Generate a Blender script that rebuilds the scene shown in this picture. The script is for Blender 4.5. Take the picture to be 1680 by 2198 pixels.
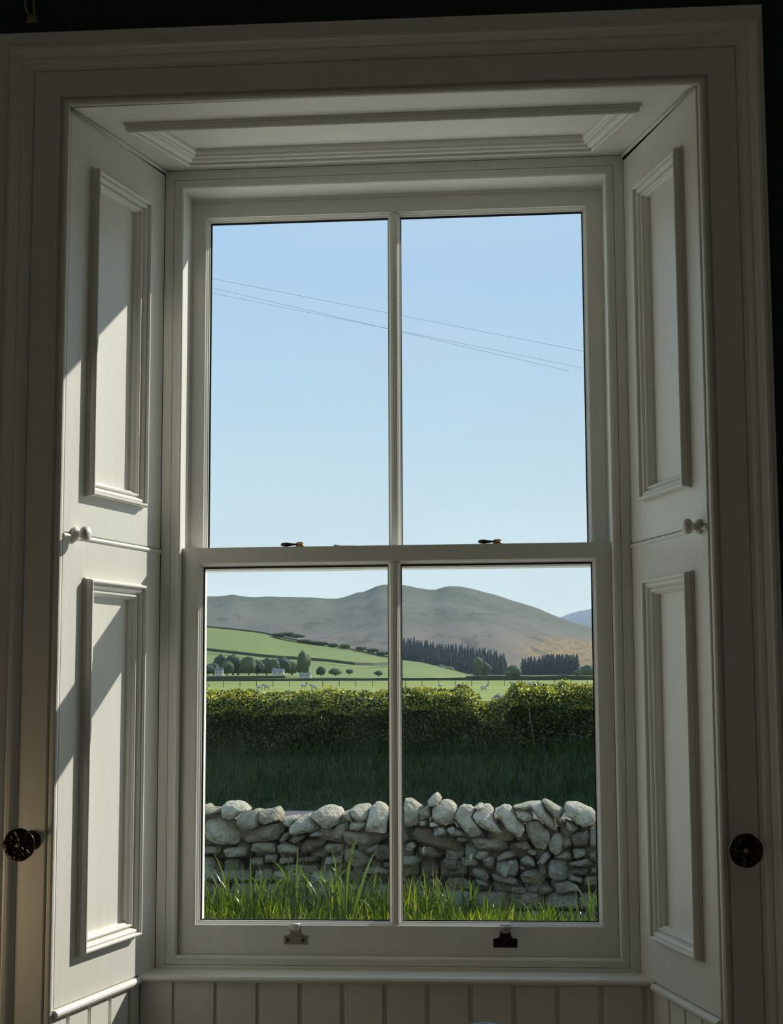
import bpy, bmesh, math, random
import numpy as np
from mathutils import Vector, Matrix, noise

# ------------------------------------------------------------------ scene, camera, sky, sun
for o in list(bpy.data.objects): bpy.data.objects.remove(o)
scene = bpy.context.scene
COL = scene.collection
YAW, PITCH, ROLL, F = 0.083, 0.1119, -0.0042, 3209.66
CAM = Vector((0.2855, -3.4612, 1.5))
def cam_axes():
    cy, sy, cp, sp = math.cos(YAW), math.sin(YAW), math.cos(PITCH), math.sin(PITCH)
    f = Vector((-sy*cp, cy*cp, sp)); r = Vector((cy, sy, 0)); u = r.cross(f)
    c, s = math.cos(ROLL), math.sin(ROLL)
    return c*r + s*u, -s*r + c*u, f
RV, UV, FV = cam_axes()
cd = bpy.data.cameras.new('camera'); cam = bpy.data.objects.new('camera', cd); COL.objects.link(cam)
cam.matrix_world = Matrix(((RV.x, UV.x, -FV.x, CAM.x), (RV.y, UV.y, -FV.y, CAM.y), (RV.z, UV.z, -FV.z, CAM.z), (0, 0, 0, 1)))
cd.sensor_fit = 'VERTICAL'; cd.sensor_height = 24; cd.lens = F*24/2198
cd.clip_start = 0.05; cd.clip_end = 20000
scene.camera = cam

def lin(r, g, b):
    return tuple((c/255/12.92) if c/255 <= .04045 else ((c/255+.055)/1.055)**2.4 for c in (r, g, b)) + (1,)

w = bpy.data.worlds.new('sky'); scene.world = w; w.use_nodes = True
nt = w.node_tree; nt.nodes.clear()
tc = nt.nodes.new('ShaderNodeTexCoord'); sx = nt.nodes.new('ShaderNodeSeparateXYZ'); nt.links.new(tc.outputs['Generated'], sx.inputs[0])
ramp = nt.nodes.new('ShaderNodeValToRGB'); cr = ramp.color_ramp
stops = [(0.0, lin(228, 241, 242)), (0.08, lin(208, 231, 240)), (0.17, lin(188, 219, 238)), (0.27, lin(172, 208, 241)), (0.6, lin(160, 201, 240)), (1.0, lin(150, 193, 238))]
cr.elements[0].position = 0; cr.elements[0].color = stops[0][1]; cr.elements[1].position = 1; cr.elements[1].color = stops[-1][1]
for p_, c_ in stops[1:-1]:
    e = cr.elements.new(p_); e.color = c_
nt.links.new(sx.outputs[2], ramp.inputs[0])
mpn = nt.nodes.new('ShaderNodeMapping'); mpn.inputs['Scale'].default_value = (3.0, 3.0, 9.0); nt.links.new(tc.outputs['Generated'], mpn.inputs[0])
nz = nt.nodes.new('ShaderNodeTexNoise'); nz.inputs['Scale'].default_value = 1.6; nz.inputs['Detail'].default_value = 2; nt.links.new(mpn.outputs[0], nz.inputs['Vector'])
mr = nt.nodes.new('ShaderNodeMapRange'); mr.inputs[1].default_value = .45; mr.inputs[2].default_value = .75; mr.inputs[3].default_value = 0; mr.inputs[4].default_value = .35
nt.links.new(nz.outputs[0], mr.inputs[0])
mx = nt.nodes.new('ShaderNodeMixRGB'); mx.inputs[2].default_value = lin(190, 208, 228); nt.links.new(mr.outputs[0], mx.inputs[0]); nt.links.new(ramp.outputs[0], mx.inputs[1])
bg = nt.nodes.new('ShaderNodeBackground'); bg.inputs[1].default_value = 0.83; nt.links.new(mx.outputs[0], bg.inputs[0])
wo = nt.nodes.new('ShaderNodeOutputWorld'); nt.links.new(bg.outputs[0], wo.inputs[0])

SUN = Vector((0.93, 1.0, 0.80)).normalized()
sd = bpy.data.lights.new('sun', 'SUN'); so = bpy.data.objects.new('sun', sd); COL.objects.link(so)
so.rotation_euler = SUN.to_track_quat('Z', 'Y').to_euler(); sd.energy = 4.0; sd.angle = math.radians(.53); sd.color = (1, .95, .84)
# unseen warm point light, added for the glow on the left architrave
ld = bpy.data.lights.new('warm_fill', 'POINT'); lo = bpy.data.objects.new('warm_fill', ld); COL.objects.link(lo)
lo.location = (-.93, -0.68, 1.06); ld.energy = .75; ld.color = (1, .76, .45); ld.shadow_soft_size = .05

# unseen area light added to lift the room, behind and right of camera
wd_ = bpy.data.lights.new('room_fill', 'AREA'); wl = bpy.data.objects.new('room_fill', wd_); COL.objects.link(wl)
wd_.shape = 'RECTANGLE'; wd_.size = 1.1; wd_.size_y = 1.7; wd_.energy = 2.2; wd_.color = (1, .97, .92); wl.location = (2.75, -4.3, 1.6); wl.rotation_euler = Vector((1, 0, 0)).to_track_quat('Z', 'Y').to_euler()
scene.view_settings.view_transform = 'Standard'; scene.view_settings.look = 'None'
scene.view_settings.exposure = 0.35; scene.view_settings.gamma = 1.0; scene.view_settings.use_curve_mapping = False

random.seed(7); rng = np.random.default_rng(7)

# ------------------------------------------------------------------ materials
def mat(name, col, rough=.6, col2=None, nscale=8, bump=0, bscale=40, metal=0, spec=.5, stretch=None, island=None, trans=0, detail=4, bdist=.01, coat=0):
    m = bpy.data.materials.new(name); m.use_nodes = True; t = m.node_tree; b = t.nodes['Principled BSDF']
    b.inputs['Base Color'].default_value = col; b.inputs['Roughness'].default_value = rough; b.inputs['Metallic'].default_value = metal
    b.inputs['Specular IOR Level'].default_value = spec; b.inputs['Coat Weight'].default_value = coat
    co = t.nodes.new('ShaderNodeTexCoord'); src = co.outputs['Object']
    if stretch:
        mp = t.nodes.new('ShaderNodeMapping'); mp.inputs['Scale'].default_value = stretch; t.links.new(src, mp.inputs[0]); src = mp.outputs[0]
    out = None
    if col2:
        n = t.nodes.new('ShaderNodeTexNoise'); n.inputs['Scale'].default_value = nscale; n.inputs['Detail'].default_value = detail; t.links.new(src, n.inputs['Vector'])
        r = t.nodes.new('ShaderNodeValToRGB'); r.color_ramp.elements[0].position = .35; r.color_ramp.elements[1].position = .65
        r.color_ramp.elements[0].color = col; r.color_ramp.elements[1].color = col2
        t.links.new(n.outputs[0], r.inputs[0]); out = r.outputs[0]
    if island:
        g = t.nodes.new('ShaderNodeNewGeometry'); r2 = t.nodes.new('ShaderNodeValToRGB'); els = r2.color_ramp.elements
        els[0].color = island[0]; els[1].color = island[-1]
        for k, c in enumerate(island[1:-1]): e = els.new((k+1)/(len(island)-1)); e.color = c
        t.links.new(g.outputs['Random Per Island'], r2.inputs[0])
        if out:
            mm = t.nodes.new('ShaderNodeMixRGB'); mm.blend_type = 'MULTIPLY'; mm.inputs[0].default_value = 1
            t.links.new(out, mm.inputs[1]); t.links.new(r2.outputs[0], mm.inputs[2]); out = mm.outputs[0]
        else: out = r2.outputs[0]
    if out: t.links.new(out, b.inputs['Base Color'])
    if bump:
        n = t.nodes.new('ShaderNodeTexNoise'); n.inputs['Scale'].default_value = bscale; n.inputs['Detail'].default_value = 5; t.links.new(src, n.inputs['Vector'])
        bp = t.nodes.new('ShaderNodeBump'); bp.inputs['Strength'].default_value = bump; bp.inputs['Distance'].default_value = bdist
        t.links.new(n.outputs[0], bp.inputs['Height']); t.links.new(bp.outputs[0], b.inputs['Normal'])
    if trans:
        tr = t.nodes.new('ShaderNodeBsdfTranslucent'); ms = t.nodes.new('ShaderNodeMixShader'); ms.inputs[0].default_value = trans
        hs = t.nodes.new('ShaderNodeHueSaturation'); hs.inputs['Saturation'].default_value = 1.15; hs.inputs['Value'].default_value = 1.5
        if out: t.links.new(out, hs.inputs['Color'])
        else: hs.inputs['Color'].default_value = col
        t.links.new(hs.outputs[0], tr.inputs[0])
        t.links.new(b.outputs[0], ms.inputs[1]); t.links.new(tr.outputs[0], ms.inputs[2]); t.links.new(ms.outputs[0], t.nodes['Material Output'].inputs[0])
    return m
paint = mat('cream_grey_paint', (.86, .845, .785, 1), .38, (.83, .815, .755, 1), 6, .12, 30, stretch=(14, 14, 1.0), bdist=.002)
paint_h = mat('cream_grey_paint_across', (.86, .845, .785, 1), .38, (.83, .815, .755, 1), 6, .12, 30, stretch=(1.0, 14, 14), bdist=.002)
paint_old = mat('cream_grey_old_paint', (.85, .835, .775, 1), .45, (.81, .795, .735, 1), 9, .35, 90, bdist=.002)
green_wall = mat('dark_green_wall_paint', (.012, .030, .024, 1), .7, (.010, .026, .021, 1), 3, .1, 120, bdist=.002)
dark_gap = mat('dark_gap', (.02, .02, .018, 1), .9)
gasket = mat('black_glazing_seal', (.015, .018, .02, 1), .5)
cream_wall = mat('cream_wall_paint', (.62, .60, .52, 1), .7)
bounce_m = mat('pale_bounce_ground', (.78, .74, .62, 1), .95, (.72, .68, .57, 1), 30, .5, 80)
floor_m = mat('cream_carpet', (.60, .55, .46, 1), .95, (.54, .49, .41, 1), 3, .1, 30, stretch=(12, 1, 1))
bronze = mat('aged_bronze', (.085, .062, .040, 1), .22, (.018, .013, .010, 1), 120, .6, 260, metal=1, bdist=.001)
brass = mat('tarnished_brass', (.34, .25, .13, 1), .25, metal=1)
brown_metal = mat('brown_lacquered_metal', (.035, .015, .008, 1), .4, (.025, .012, .008, 1), 40, metal=.6)
grey_metal = mat('dull_grey_metal', (.36, .34, .29, 1), .42, (.31, .29, .25, 1), 60, metal=.35)
black_gloss = mat('black_gloss', (.006, .006, .006, 1), .3, spec=.06)
stone_out = mat('pale_bounce_margin', (.74, .72, .66, 1), .85, (.66, .64, .58, 1), 6, .6, 30)  # pale colour added to bounce sunlight into the recess
stone_ms = []
for k, (a, b_) in enumerate([((.36, .35, .29), (.22, .21, .17)), ((.30, .28, .22), (.17, .16, .125)), ((.40, .38, .33), (.27, .26, .22)), ((.20, .17, .13), (.12, .105, .085)), ((.30, .30, .27), (.20, .205, .18)), ((.46, .45, .385), (.28, .27, .225)), ((.52, .50, .44), (.34, .33, .28))]):
    stone_ms.append(mat('dry_wall_stone', (a[0]*1.22, a[1]*1.10, a[2]*.92, 1), .9, (b_[0]*1.22, b_[1]*1.10, b_[2]*.92, 1), 13, 1.0, 30, detail=10, bdist=.035, spec=.2))
lichen = mat('pale_lichen', (.36, .36, .30, 1), .95, (.27, .27, .22, 1), 30, .5, 60)
hearting = mat('dark_hearting', (.03, .027, .022, 1), 1, bump=.5)
lawn_m = mat('lawn_soil', (.035, .055, .014, 1), .95, (.025, .032, .010, 1), 4, .5, 30)
blade_m = mat('grass_blades', (.1, .2, .03, 1), .5, spec=.3, trans=.45, island=[(.045, .08, .010, 1), (.10, .15, .016, 1), (.18, .24, .03, 1), (.38, .38, .08, 1)])
leaf_m = mat('strap_leaves', (.1, .2, .03, 1), .35, trans=.4, island=[(.06, .10, .025, 1), (.10, .145, .03, 1), (.18, .22, .05, 1)])
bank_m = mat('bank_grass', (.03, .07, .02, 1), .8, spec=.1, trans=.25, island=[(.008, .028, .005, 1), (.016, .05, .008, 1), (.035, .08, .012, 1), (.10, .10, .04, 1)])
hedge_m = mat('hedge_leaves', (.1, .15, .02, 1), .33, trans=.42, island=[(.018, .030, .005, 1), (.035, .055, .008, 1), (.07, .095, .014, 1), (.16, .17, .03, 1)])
sunlit_top_m = mat('sunlit_hedge_leaves', (.3, .3, .06, 1), .28, trans=.6, island=[(.16, .18, .025, 1), (.40, .38, .06, 1), (.65, .60, .18, 1)])  # lighter leaf mix: sunlight on the hedge top put into the colour
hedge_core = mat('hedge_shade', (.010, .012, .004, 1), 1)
twig_m = mat('bare_twigs', (.16, .12, .08, 1), .8)
road_m = mat('tarmac', (.125, .122, .128, 1), .85, (.10, .10, .105, 1), 5, .3, 200)
field_m = mat('pasture', (.27, .29, .035, 1), .95, (.21, .245, .03, 1), .03, detail=6)
hillgrass_m = mat('hillside_pasture', (.175, .225, .035, 1), .95, (.135, .18, .033, 1), .006, detail=5)
farm_roof = mat('slate_roof', (.16, .17, .19, 1), .6); farm_wall = mat('whitewashed_wall', (.50, .46, .40, 1), .8)
wall_line = mat('far_field_wall', (.05, .06, .035, 1), .95, (.08, .085, .06, 1), .5)
conifer_m = mat('spruce_needles', (.022, .040, .042, 1), .9, (.036, .056, .058, 1), .2)  # blue-green spruce, with some distance haze put into the colour
trunk_m = mat('bark', (.07, .055, .045, 1), .9)
crown_ms = [mat('broadleaf_crown', c+(1,), .9, d+(1,), .6, .8, 1.2, bdist=.6) for c, d in (((.05, .075, .03), (.09, .12, .045)), ((.035, .06, .035), (.06, .085, .045)), ((.10, .13, .055), (.14, .17, .07)))]
wool = mat('fleece', (.62, .58, .48, 1), .95, (.5, .46, .38, 1), 6); sheep_face = mat('sheep_face', (.2, .18, .15, 1), .8)
cable_m = mat('overhead_cable', (.10, .13, .17, 1), .6)
petal = mat('withered_petals', (.62, .5, .33, 1), .7, (.7, .62, .48, 1), 60, trans=.4)
blue_hill = mat('far_blue_hill', (.075, .125, .19, 1), 1, (.09, .14, .20, 1), .002)  # blue of the far haze put into the hill's base colour

def moor_material():
    m = bpy.data.materials.new('moorland'); m.use_nodes = True; t = m.node_tree; b = t.nodes['Principled BSDF']; b.inputs['Roughness'].default_value = 1; b.inputs['Specular IOR Level'].default_value = .1
    co = t.nodes.new('ShaderNodeTexCoord')
    def nse(scale, detail=4, st=(1, 1, 1)):
        mp = t.nodes.new('ShaderNodeMapping'); mp.inputs['Scale'].default_value = st; t.links.new(co.outputs['Object'], mp.inputs[0])
        n = t.nodes.new('ShaderNodeTexNoise'); n.inputs['Scale'].default_value = scale; n.inputs['Detail'].default_value = detail; t.links.new(mp.outputs[0], n.inputs['Vector']); return n.outputs[0]
    def ramp2(src, a, b2, ca, cb):
        r = t.nodes.new('ShaderNodeValToRGB'); r.color_ramp.elements[0].position = a; r.color_ramp.elements[1].position = b2; r.color_ramp.elements[0].color = ca; r.color_ramp.elements[1].color = cb; t.links.new(src, r.inputs[0]); return r.outputs[0]
    base = ramp2(nse(.0022, 6), .35, .65, (.165, .155, .125, 1), (.105, .12, .085, 1))
    sxyz = t.nodes.new('ShaderNodeSeparateXYZ'); t.links.new(co.outputs['Object'], sxyz.inputs[0])
    # pinkish bracken low on the slope
    low = t.nodes.new('ShaderNodeMapRange'); low.inputs[1].default_value = 110; low.inputs[2].default_value = 40; t.links.new(sxyz.outputs[2], low.inputs[0])
    brk = t.nodes.new('ShaderNodeMixRGB'); brk.inputs[2].default_value = (.215, .165, .135, 1); t.links.new(base, brk.inputs[1])
    ml = t.nodes.new('ShaderNodeMath'); ml.operation = 'MULTIPLY'; ml.inputs[1].default_value = .75; t.links.new(low.outputs[0], ml.inputs[0]); t.links.new(ml.outputs[0], brk.inputs[0])
    # gorse: orange patches on the right-hand flank
    gx = t.nodes.new('ShaderNodeMapRange'); gx.inputs[1].default_value = -60; gx.inputs[2].default_value = 70; t.links.new(sxyz.outputs[0], gx.inputs[0])
    gz = t.nodes.new('ShaderNodeMapRange'); gz.inputs[1].default_value = 88; gz.inputs[2].default_value = 42; t.links.new(sxyz.outputs[2], gz.inputs[0])
    gm = t.nodes.new('ShaderNodeMath'); gm.operation = 'MULTIPLY'; t.links.new(gx.outputs[0], gm.inputs[0]); t.links.new(gz.outputs[0], gm.inputs[1])
    gn = nse(.045, 8, (1, .35, 1)); ga = t.nodes.new('ShaderNodeMath'); ga.operation = 'ADD'; t.links.new(gm.outputs[0], ga.inputs[0]); t.links.new(gn, ga.inputs[1])
    gf = t.nodes.new('ShaderNodeMapRange'); gf.inputs[1].default_value = .92; gf.inputs[2].default_value = 1.15; t.links.new(ga.outputs[0], gf.inputs[0])
    gg = t.nodes.new('ShaderNodeMath'); gg.operation = 'MULTIPLY'; gg.inputs[1].default_value = .8; t.links.new(gf.outputs[0], gg.inputs[0])
    go = t.nodes.new('ShaderNodeMixRGB'); t.links.new(gg.outputs[0], go.inputs[0]); t.links.new(brk.outputs[0], go.inputs[1])
    t.links.new(ramp2(nse(.11, 6), .42, .58, (.38, .23, .09, 1), (.13, .115, .07, 1)), go.inputs[2])
    # dark scrub specks
    sp = ramp2(nse(.03, 7, (1, .3, 1)), .60, .64, (0, 0, 0, 1), (.6, .6, .6, 1)); sm = t.nodes.new('ShaderNodeMixRGB'); t.links.new(sp, sm.inputs[0]); t.links.new(go.outputs[0], sm.inputs[1]); sm.inputs[2].default_value = (.06, .075, .055, 1)
    bp = t.nodes.new('ShaderNodeBump'); bp.inputs['Strength'].default_value = .8; bp.inputs['Distance'].default_value = 22; t.links.new(nse(.008, 7, (1, .45, 1)), bp.inputs['Height']); t.links.new(bp.outputs[0], b.inputs['Normal'])
    t.links.new(sm.outputs[0], b.inputs['Base Color'])
    return m
moor_m = moor_material()

def glass_material():
    m = bpy.data.materials.new('window_glass'); m.use_nodes = True; t = m.node_tree; t.nodes.clear()
    o = t.nodes.new('ShaderNodeOutputMaterial'); tr = t.nodes.new('ShaderNodeBsdfTransparent'); tr.inputs[0].default_value = (.98, .99, .985, 1)
    gl = t.nodes.new('ShaderNodeBsdfGlossy'); gl.inputs['Roughness'].default_value = .02; gl.inputs[0].default_value = (.9, .9, .9, 1)
    lw = t.nodes.new('ShaderNodeLayerWeight'); lw.inputs[0].default_value = .5
    pw = t.nodes.new('ShaderNodeMath'); pw.operation = 'POWER'; pw.inputs[1].default_value = 5; t.links.new(lw.outputs['Facing'], pw.inputs[0])
    fr = t.nodes.new('ShaderNodeMath'); fr.operation = 'MULTIPLY_ADD'; fr.inputs[1].default_value = .9; fr.inputs[2].default_value = .03; t.links.new(pw.outputs[0], fr.inputs[0])
    a = t.nodes.new('ShaderNodeMixShader'); t.links.new(fr.outputs[0], a.inputs[0]); t.links.new(tr.outputs[0], a.inputs[1]); t.links.new(gl.outputs[0], a.inputs[2])
    df = t.nodes.new('ShaderNodeBsdfTranslucent'); df.inputs[0].default_value = (.7, .78, .8, 1)
    co = t.nodes.new('ShaderNodeTexCoord'); n = t.nodes.new('ShaderNodeTexNoise'); n.inputs['Scale'].default_value = 5; n.inputs['Detail'].default_value = 3; t.links.new(co.outputs['Object'], n.inputs['Vector'])
    r = t.nodes.new('ShaderNodeMapRange'); r.inputs[1].default_value = .42; r.inputs[2].default_value = .7; r.inputs[3].default_value = .0008; r.inputs[4].default_value = .004; t.links.new(n.outputs[0], r.inputs[0])
    b = t.nodes.new('ShaderNodeMixShader'); t.links.new(r.outputs[0], b.inputs[0]); t.links.new(a.outputs[0], b.inputs[1]); t.links.new(df.outputs[0], b.inputs[2]); t.links.new(b.outputs[0], o.inputs[0])
    return m
glass_m = glass_material()

# ------------------------------------------------------------------ mesh helpers
def place(name, mesh, parent=None, label=None, cat=None, group=None, kind=None):
    o = bpy.data.objects.new(name, mesh); COL.objects.link(o)
    if parent: o.parent = parent
    if label: o['label'] = label
    if cat: o['category'] = cat
    if group: o['group'] = group
    if kind: o['kind'] = kind
    return o
def empty(name, loc=(0, 0, 0), **k):
    o = place(name, None, **k); o.location = loc; o.empty_display_size = .1; return o
def make(name, verts, faces, m, parent=None, smooth=False, mats=None, fm=None, fixn=True, **k):
    me = bpy.data.meshes.new(name); me.from_pydata([tuple(v) for v in verts], [], faces)
    for q in (mats or [m]): me.materials.append(q)
    if fm is not None: me.polygons.foreach_set('material_index', fm)
    if fixn:
        b = bmesh.new(); b.from_mesh(me); bmesh.ops.recalc_face_normals(b, faces=b.faces); b.to_mesh(me); b.free()
    if smooth: me.shade_smooth()
    me.update()
    o = place(name, me, parent, **k)
    loc = Vector((0, 0, 0)); q_ = parent
    while q_ is not None: loc += Vector(q_.location); q_ = q_.parent
    if loc.length > 0: me.transform(Matrix.Translation(-loc))
    return o
class MB:
    def __init__(s): s.v = []; s.f = []
    def box(s, x0, y0, z0, x1, y1, z1, M=None):
        n = len(s.v); P = [(x, y, z) for z in (z0, z1) for y in (y0, y1) for x in (x0, x1)]
        if M: P = [tuple(M @ Vector(p)) for p in P]
        s.v += P; s.f += [tuple(n+i for i in q) for q in ((0, 2, 3, 1), (4, 5, 7, 6), (0, 1, 5, 4), (2, 6, 7, 3), (0, 4, 6, 2), (1, 3, 7, 5))]
    def skin(s, loops, closed=True, cap0=False, cap1=False):
        n = len(s.v); k = len(loops[0])
        for L in loops: s.v += [tuple(p) for p in L]
        for i in range(len(loops)-1):
            for j in range(k if closed else k-1):
                a = n+i*k+j; b = n+i*k+(j+1) % k; s.f.append((a, b, b+k, a+k))
        if cap0: s.f.append(tuple(range(n, n+k)))
        if cap1: s.f.append(tuple(range(n+(len(loops)-1)*k, n+len(loops)*k))[::-1])
    def rev(s, prof, origin, axis, seg=24, cap=True, wob=None):
        # prof: list of (radius, height) along the axis
        ax = Vector(axis).normalized(); t = Vector((0, 0, 1)) if abs(ax.z) < .9 else Vector((1, 0, 0)); e1 = ax.cross(t).normalized(); e2 = ax.cross(e1)
        L = []
        for r, h in prof:
            L.append([Vector(origin)+ax*h+(e1*math.cos(a)+e2*math.sin(a))*r*(wob(a, r) if wob else 1) for a in (2*math.pi*i/seg for i in range(seg))])
        s.skin(L, True, cap, cap)
    def tube(s, pts, r, seg=8, r1=None):
        L = []; pts = [Vector(p) for p in pts]
        for i, p in enumerate(pts):
            d = (pts[min(i+1, len(pts)-1)]-pts[max(i-1, 0)]).normalized(); t = Vector((0, 0, 1)) if abs(d.z) < .9 else Vector((1, 0, 0)); a = d.cross(t).normalized(); b = d.cross(a)
            rr = r if r1 is None else r+(r1-r)*i/(len(pts)-1)
            L.append([p+(a*math.cos(q)+b*math.sin(q))*rr for q in (2*math.pi*j/seg for j in range(seg))])
        s.skin(L, True, True, True)
    def out(s, name, m, parent=None, **k): return make(name, s.v, s.f, m, parent, **k)
def bevel(o, wd=.002, seg=2):
    md = o.modifiers.new('bevel', 'BEVEL'); md.width = wd; md.segments = seg; md.limit_method = 'ANGLE'; md.angle_limit = math.radians(40)
# local plane: origin, U, V, N
class Plane:
    def __init__(s, O, U, V, N): s.O, s.U, s.V, s.N = Vector(O), Vector(U), Vector(V), Vector(N)
    def p(s, u, v, h=0): return s.O+s.U*u+s.V*v+s.N*h
    def rect(s, u0, v0, u1, v1, h): return [s.p(u0, v0, h), s.p(u1, v0, h), s.p(u1, v1, h), s.p(u0, v1, h)]
def ring(pl, u0, v0, u1, v1, prof, mb=None, cap_in=False):
    mb = mb or MB(); L = [pl.rect(u0+i, v0+i, u1-i, v1-i, h) for i, h in prof]; mb.skin(L, True, False, cap_in); return mb
TILT = .0032
WP = Plane((0, 0, 0), (1, 0, TILT), (0, 0, 1), (0, -1, 0))      # window plane; height h is towards the room

# ------------------------------------------------------------------ the room and the thick wall
def boxes(name, L, m, **k):
    mb = MB()
    for b_ in L: mb.box(*b_)
    return mb.out(name, m, **k)
X0, X1, YB, ZC = -2.6, 2.8, -5.6, 3.3
WF = -.4388
boxes('wall_front', [(X0-.3, WF, -.62, -.70, .30, ZC+.2), (.722, WF, -.62, X1+.3, .30, ZC+.2), (-.70, WF, 2.775, .722, .30, ZC+.2),
                     (-.70, .012, -.62, .722, .15, .83), (-.70, .012, .83, -.56, .15, 2.775), (.562, .012, .83, .722, .15, 2.775), (-.56, .012, 2.745, .562, .15, 2.775)], green_wall, kind='structure', label='thick dark green room wall around the window recess')
boxes('wall_outside', [(-.70, .152, -.62, -.50, .30, 2.775), (.505, .152, -.62, .722, .30, 2.775), (-.50, .152, 2.724, .505, .30, 2.775), (-.50, .152, -.62, .505, .33, .895)], stone_out, kind='structure', label='outer reveal, lintel and sill of the window, made pale to bounce light in')
boxes('floor', [(X0-.3, YB-.3, -.1, X1+.3, WF, 0), (-.699, WF, -.1, .721, .011, 0)], floor_m, kind='structure', label='pale carpeted floor of the room')
boxes('ceiling', [(X0-.3, YB-.3, ZC, X1+.3, WF, ZC+.2)], paint_old, kind='structure', label='painted ceiling of the room')
boxes('wall_left', [(X0-.3, YB, 0, X0, WF, ZC)], cream_wall, kind='structure', label='cream left wall of the room')
boxes('wall_right', [(X1, YB, 0, X1+.3, WF, ZC)], cream_wall, kind='structure', label='cream right wall of the room')
boxes('wall_back', [(X0-.3, YB-.3, 0, X1+.3, YB, ZC)], cream_wall, kind='structure', label='cream wall behind the camera')

# ------------------------------------------------------------------ architrave round the recess
AP = Plane((0, WF, 0), (1, 0, -TILT*.6), (0, 0, 1), (0, -1, 0))
aprof = [(0, -.010), (0, .004), (.002, .008), (.006, .011), (.011, .011), (.014, .008), (.0165, .004), (.018, .004), (.0195, .012), (.074, .013), (.0745, .010), (.0765, .010), (.078, .016), (.083, .018), (.086, .022), (.088, .030), (.094, .033), (.098, .032), (.101, .037), (.108, .043), (.112, .048), (.118, .0495), (.122, .046), (.1235, .042), (.150, .042), (.152, .040), (.152, 0)]
def ushape(name, pl, xl, xr, zt, prof, m, **k):
    mb = MB(); L = []
    for o_, h in prof:      # the right leg is cut narrower, without most of its outer flat
        r_ = min(o_, .128); L.append([pl.p(xl-o_, 0, h), pl.p(xl-o_, zt+o_, h), pl.p(xr+r_, zt+o_, h), pl.p(xr+r_, 0, h)])
    mb.skin(L, closed=False); return mb.out(name, m, **k)
ar = ushape('trim_1', AP, -.6525, .6740, 2.7225, aprof, paint, kind='structure', label='wide moulded cream-grey architrave framing the window recess')

# ------------------------------------------------------------------ soffit panel at the head of the recess
SP = Plane((0, 0, 2.7325), (1, 0, TILT), (0, -1, -.021), (0, 0, -1))
def trap(pl, q, h):  # q: back-left, back-right, front-right, front-left
    return [pl.p(u, v, h) for u, v in q]
mb = MB()
so_out = [(-.549, 0), (.550, 0), (.674, .44), (-.6535, .44)]
mo = [(-.481, .075), (.480, .075), (.568, .338), (-.565, .338)]
mi = [(-.447, .120), (.450, .120), (.505, .296), (-.500, .296)]
def mix(a, b, t): return [(p[0]+(q[0]-p[0])*t, p[1]+(q[1]-p[1])*t) for p, q in zip(a, b)]
mb.skin([trap(SP, so_out, -.025), trap(SP, so_out, 0), trap(SP, mo, 0)])
sof = mb.out('trim_2', paint_h, kind='structure', label='panelled cream-grey soffit across the top of the recess')
MPROF = [(0, -.004), (0, .0035), (.02, .0052), (.05, .0055), (.065, .0045), (.07, .0035), (.072, .013), (.10, .0170), (.16, .0192), (.24, .0192), (.29, .0172), (.31, .0135), (.312, .0115), (.37, .0115), (.372, .0128), (.44, .0130), (.52, .0112), (.58, .0080), (.62, .0052), (.64, .0030), (.69, .0030), (.70, .0055), (.74, .0072), (.81, .0072), (.86, .0052), (.88, .0015), (.985, -.003), (1.0, -.0115)]
mb = MB(); mb.skin([trap(SP, mix(mo, mi, t_), h) for t_, h in MPROF]); mb.out('panel_moulding', paint_h, sof)
mb = MB(); mb.skin([trap(SP, mix(mo, mi, .99), -.0112), trap(SP, mix(mo, mi, 1.05), -.0112), trap(SP, mix(mo, mi, 1.3), -.0112)], cap1=True); mb.out('panel', paint_h, sof)
for sgn in (-1, 1):   # slim quirk bead where the soffit meets the shutters
    a = SP.p(-.547 if sgn < 0 else .548, .002, .004); b_ = SP.p(-.648 if sgn < 0 else .669, .437, .004)
    mb = MB(); mb.tube([a, b_], .0045, 8); mb.out('quirk_bead', paint_old, sof, smooth=True)

# ------------------------------------------------------------------ window boarding and side linings below the shutters
SL = math.hypot(.104, .4388); SRr = math.hypot(.122, .4388)
LP = Plane((-.549, 0, 0), (-.104/SL, -.4388/SL, 0), (0, 0, 1), (.4388/SL, -.104/SL, 0))
RP = Plane((.550, 0, 0), (.122/SRr, -.4388/SRr, 0), (0, 0, 1), (-.4388/SRr, -.122/SRr, 0))
def board(pl, u0, u1, z0, z1, ch, parent, m=paint, th=.016, bl=True, br=True):
    mb = MB()
    g_ = .0105 if bl else 0
    P = [(u0, -th), (u0, -.0066), (u0+g_, -.0060), (u0+g_+.0024, 0), (u1-.0006, 0), (u1, -.0008), (u1, -th)]
    L = [[pl.p(u, z0, h) for u, h in P], [pl.p(u, z1, h) for u, h in P]]
    mb.skin(L, True, True, True); return mb.out('board', m, parent)
BY = -.070
BP = Plane((0, BY, 0), (1, 0, 0), (0, 0, 1), (0, -1, 0))
wb = boxes('trim_3', [(-.566, BY+.018, 0, .570, .010, .826)], dark_gap, kind='structure', label='tongue-and-groove boarding under the window sill')
xs = [-.5685] + [-.4936+.0945*i for i in range(12)] + [.5735]
xs = [x for x in xs if x <= .574]
for i in range(len(xs)-1):
    board(BP, xs[i], xs[i+1]-.0002, .001, .832, .0062, wb, bl=i > 0)
sill = MB()
nose = [(.008, .8475), (BY-.006, .8478), (BY-.013, .8458), (BY-.0165, .8415), (BY-.0165, .8375), (BY-.013, .8335), (BY-.006, .8315), (.008, .8315)]
sill.skin([[(x, y, z+TILT*x+.001) for y, z in nose] for x in (-.5685, .5735)], True, True, True)
sill.out('trim_4', paint_h, kind='structure', label='rounded cream-grey window board with a bullnose edge')
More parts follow.
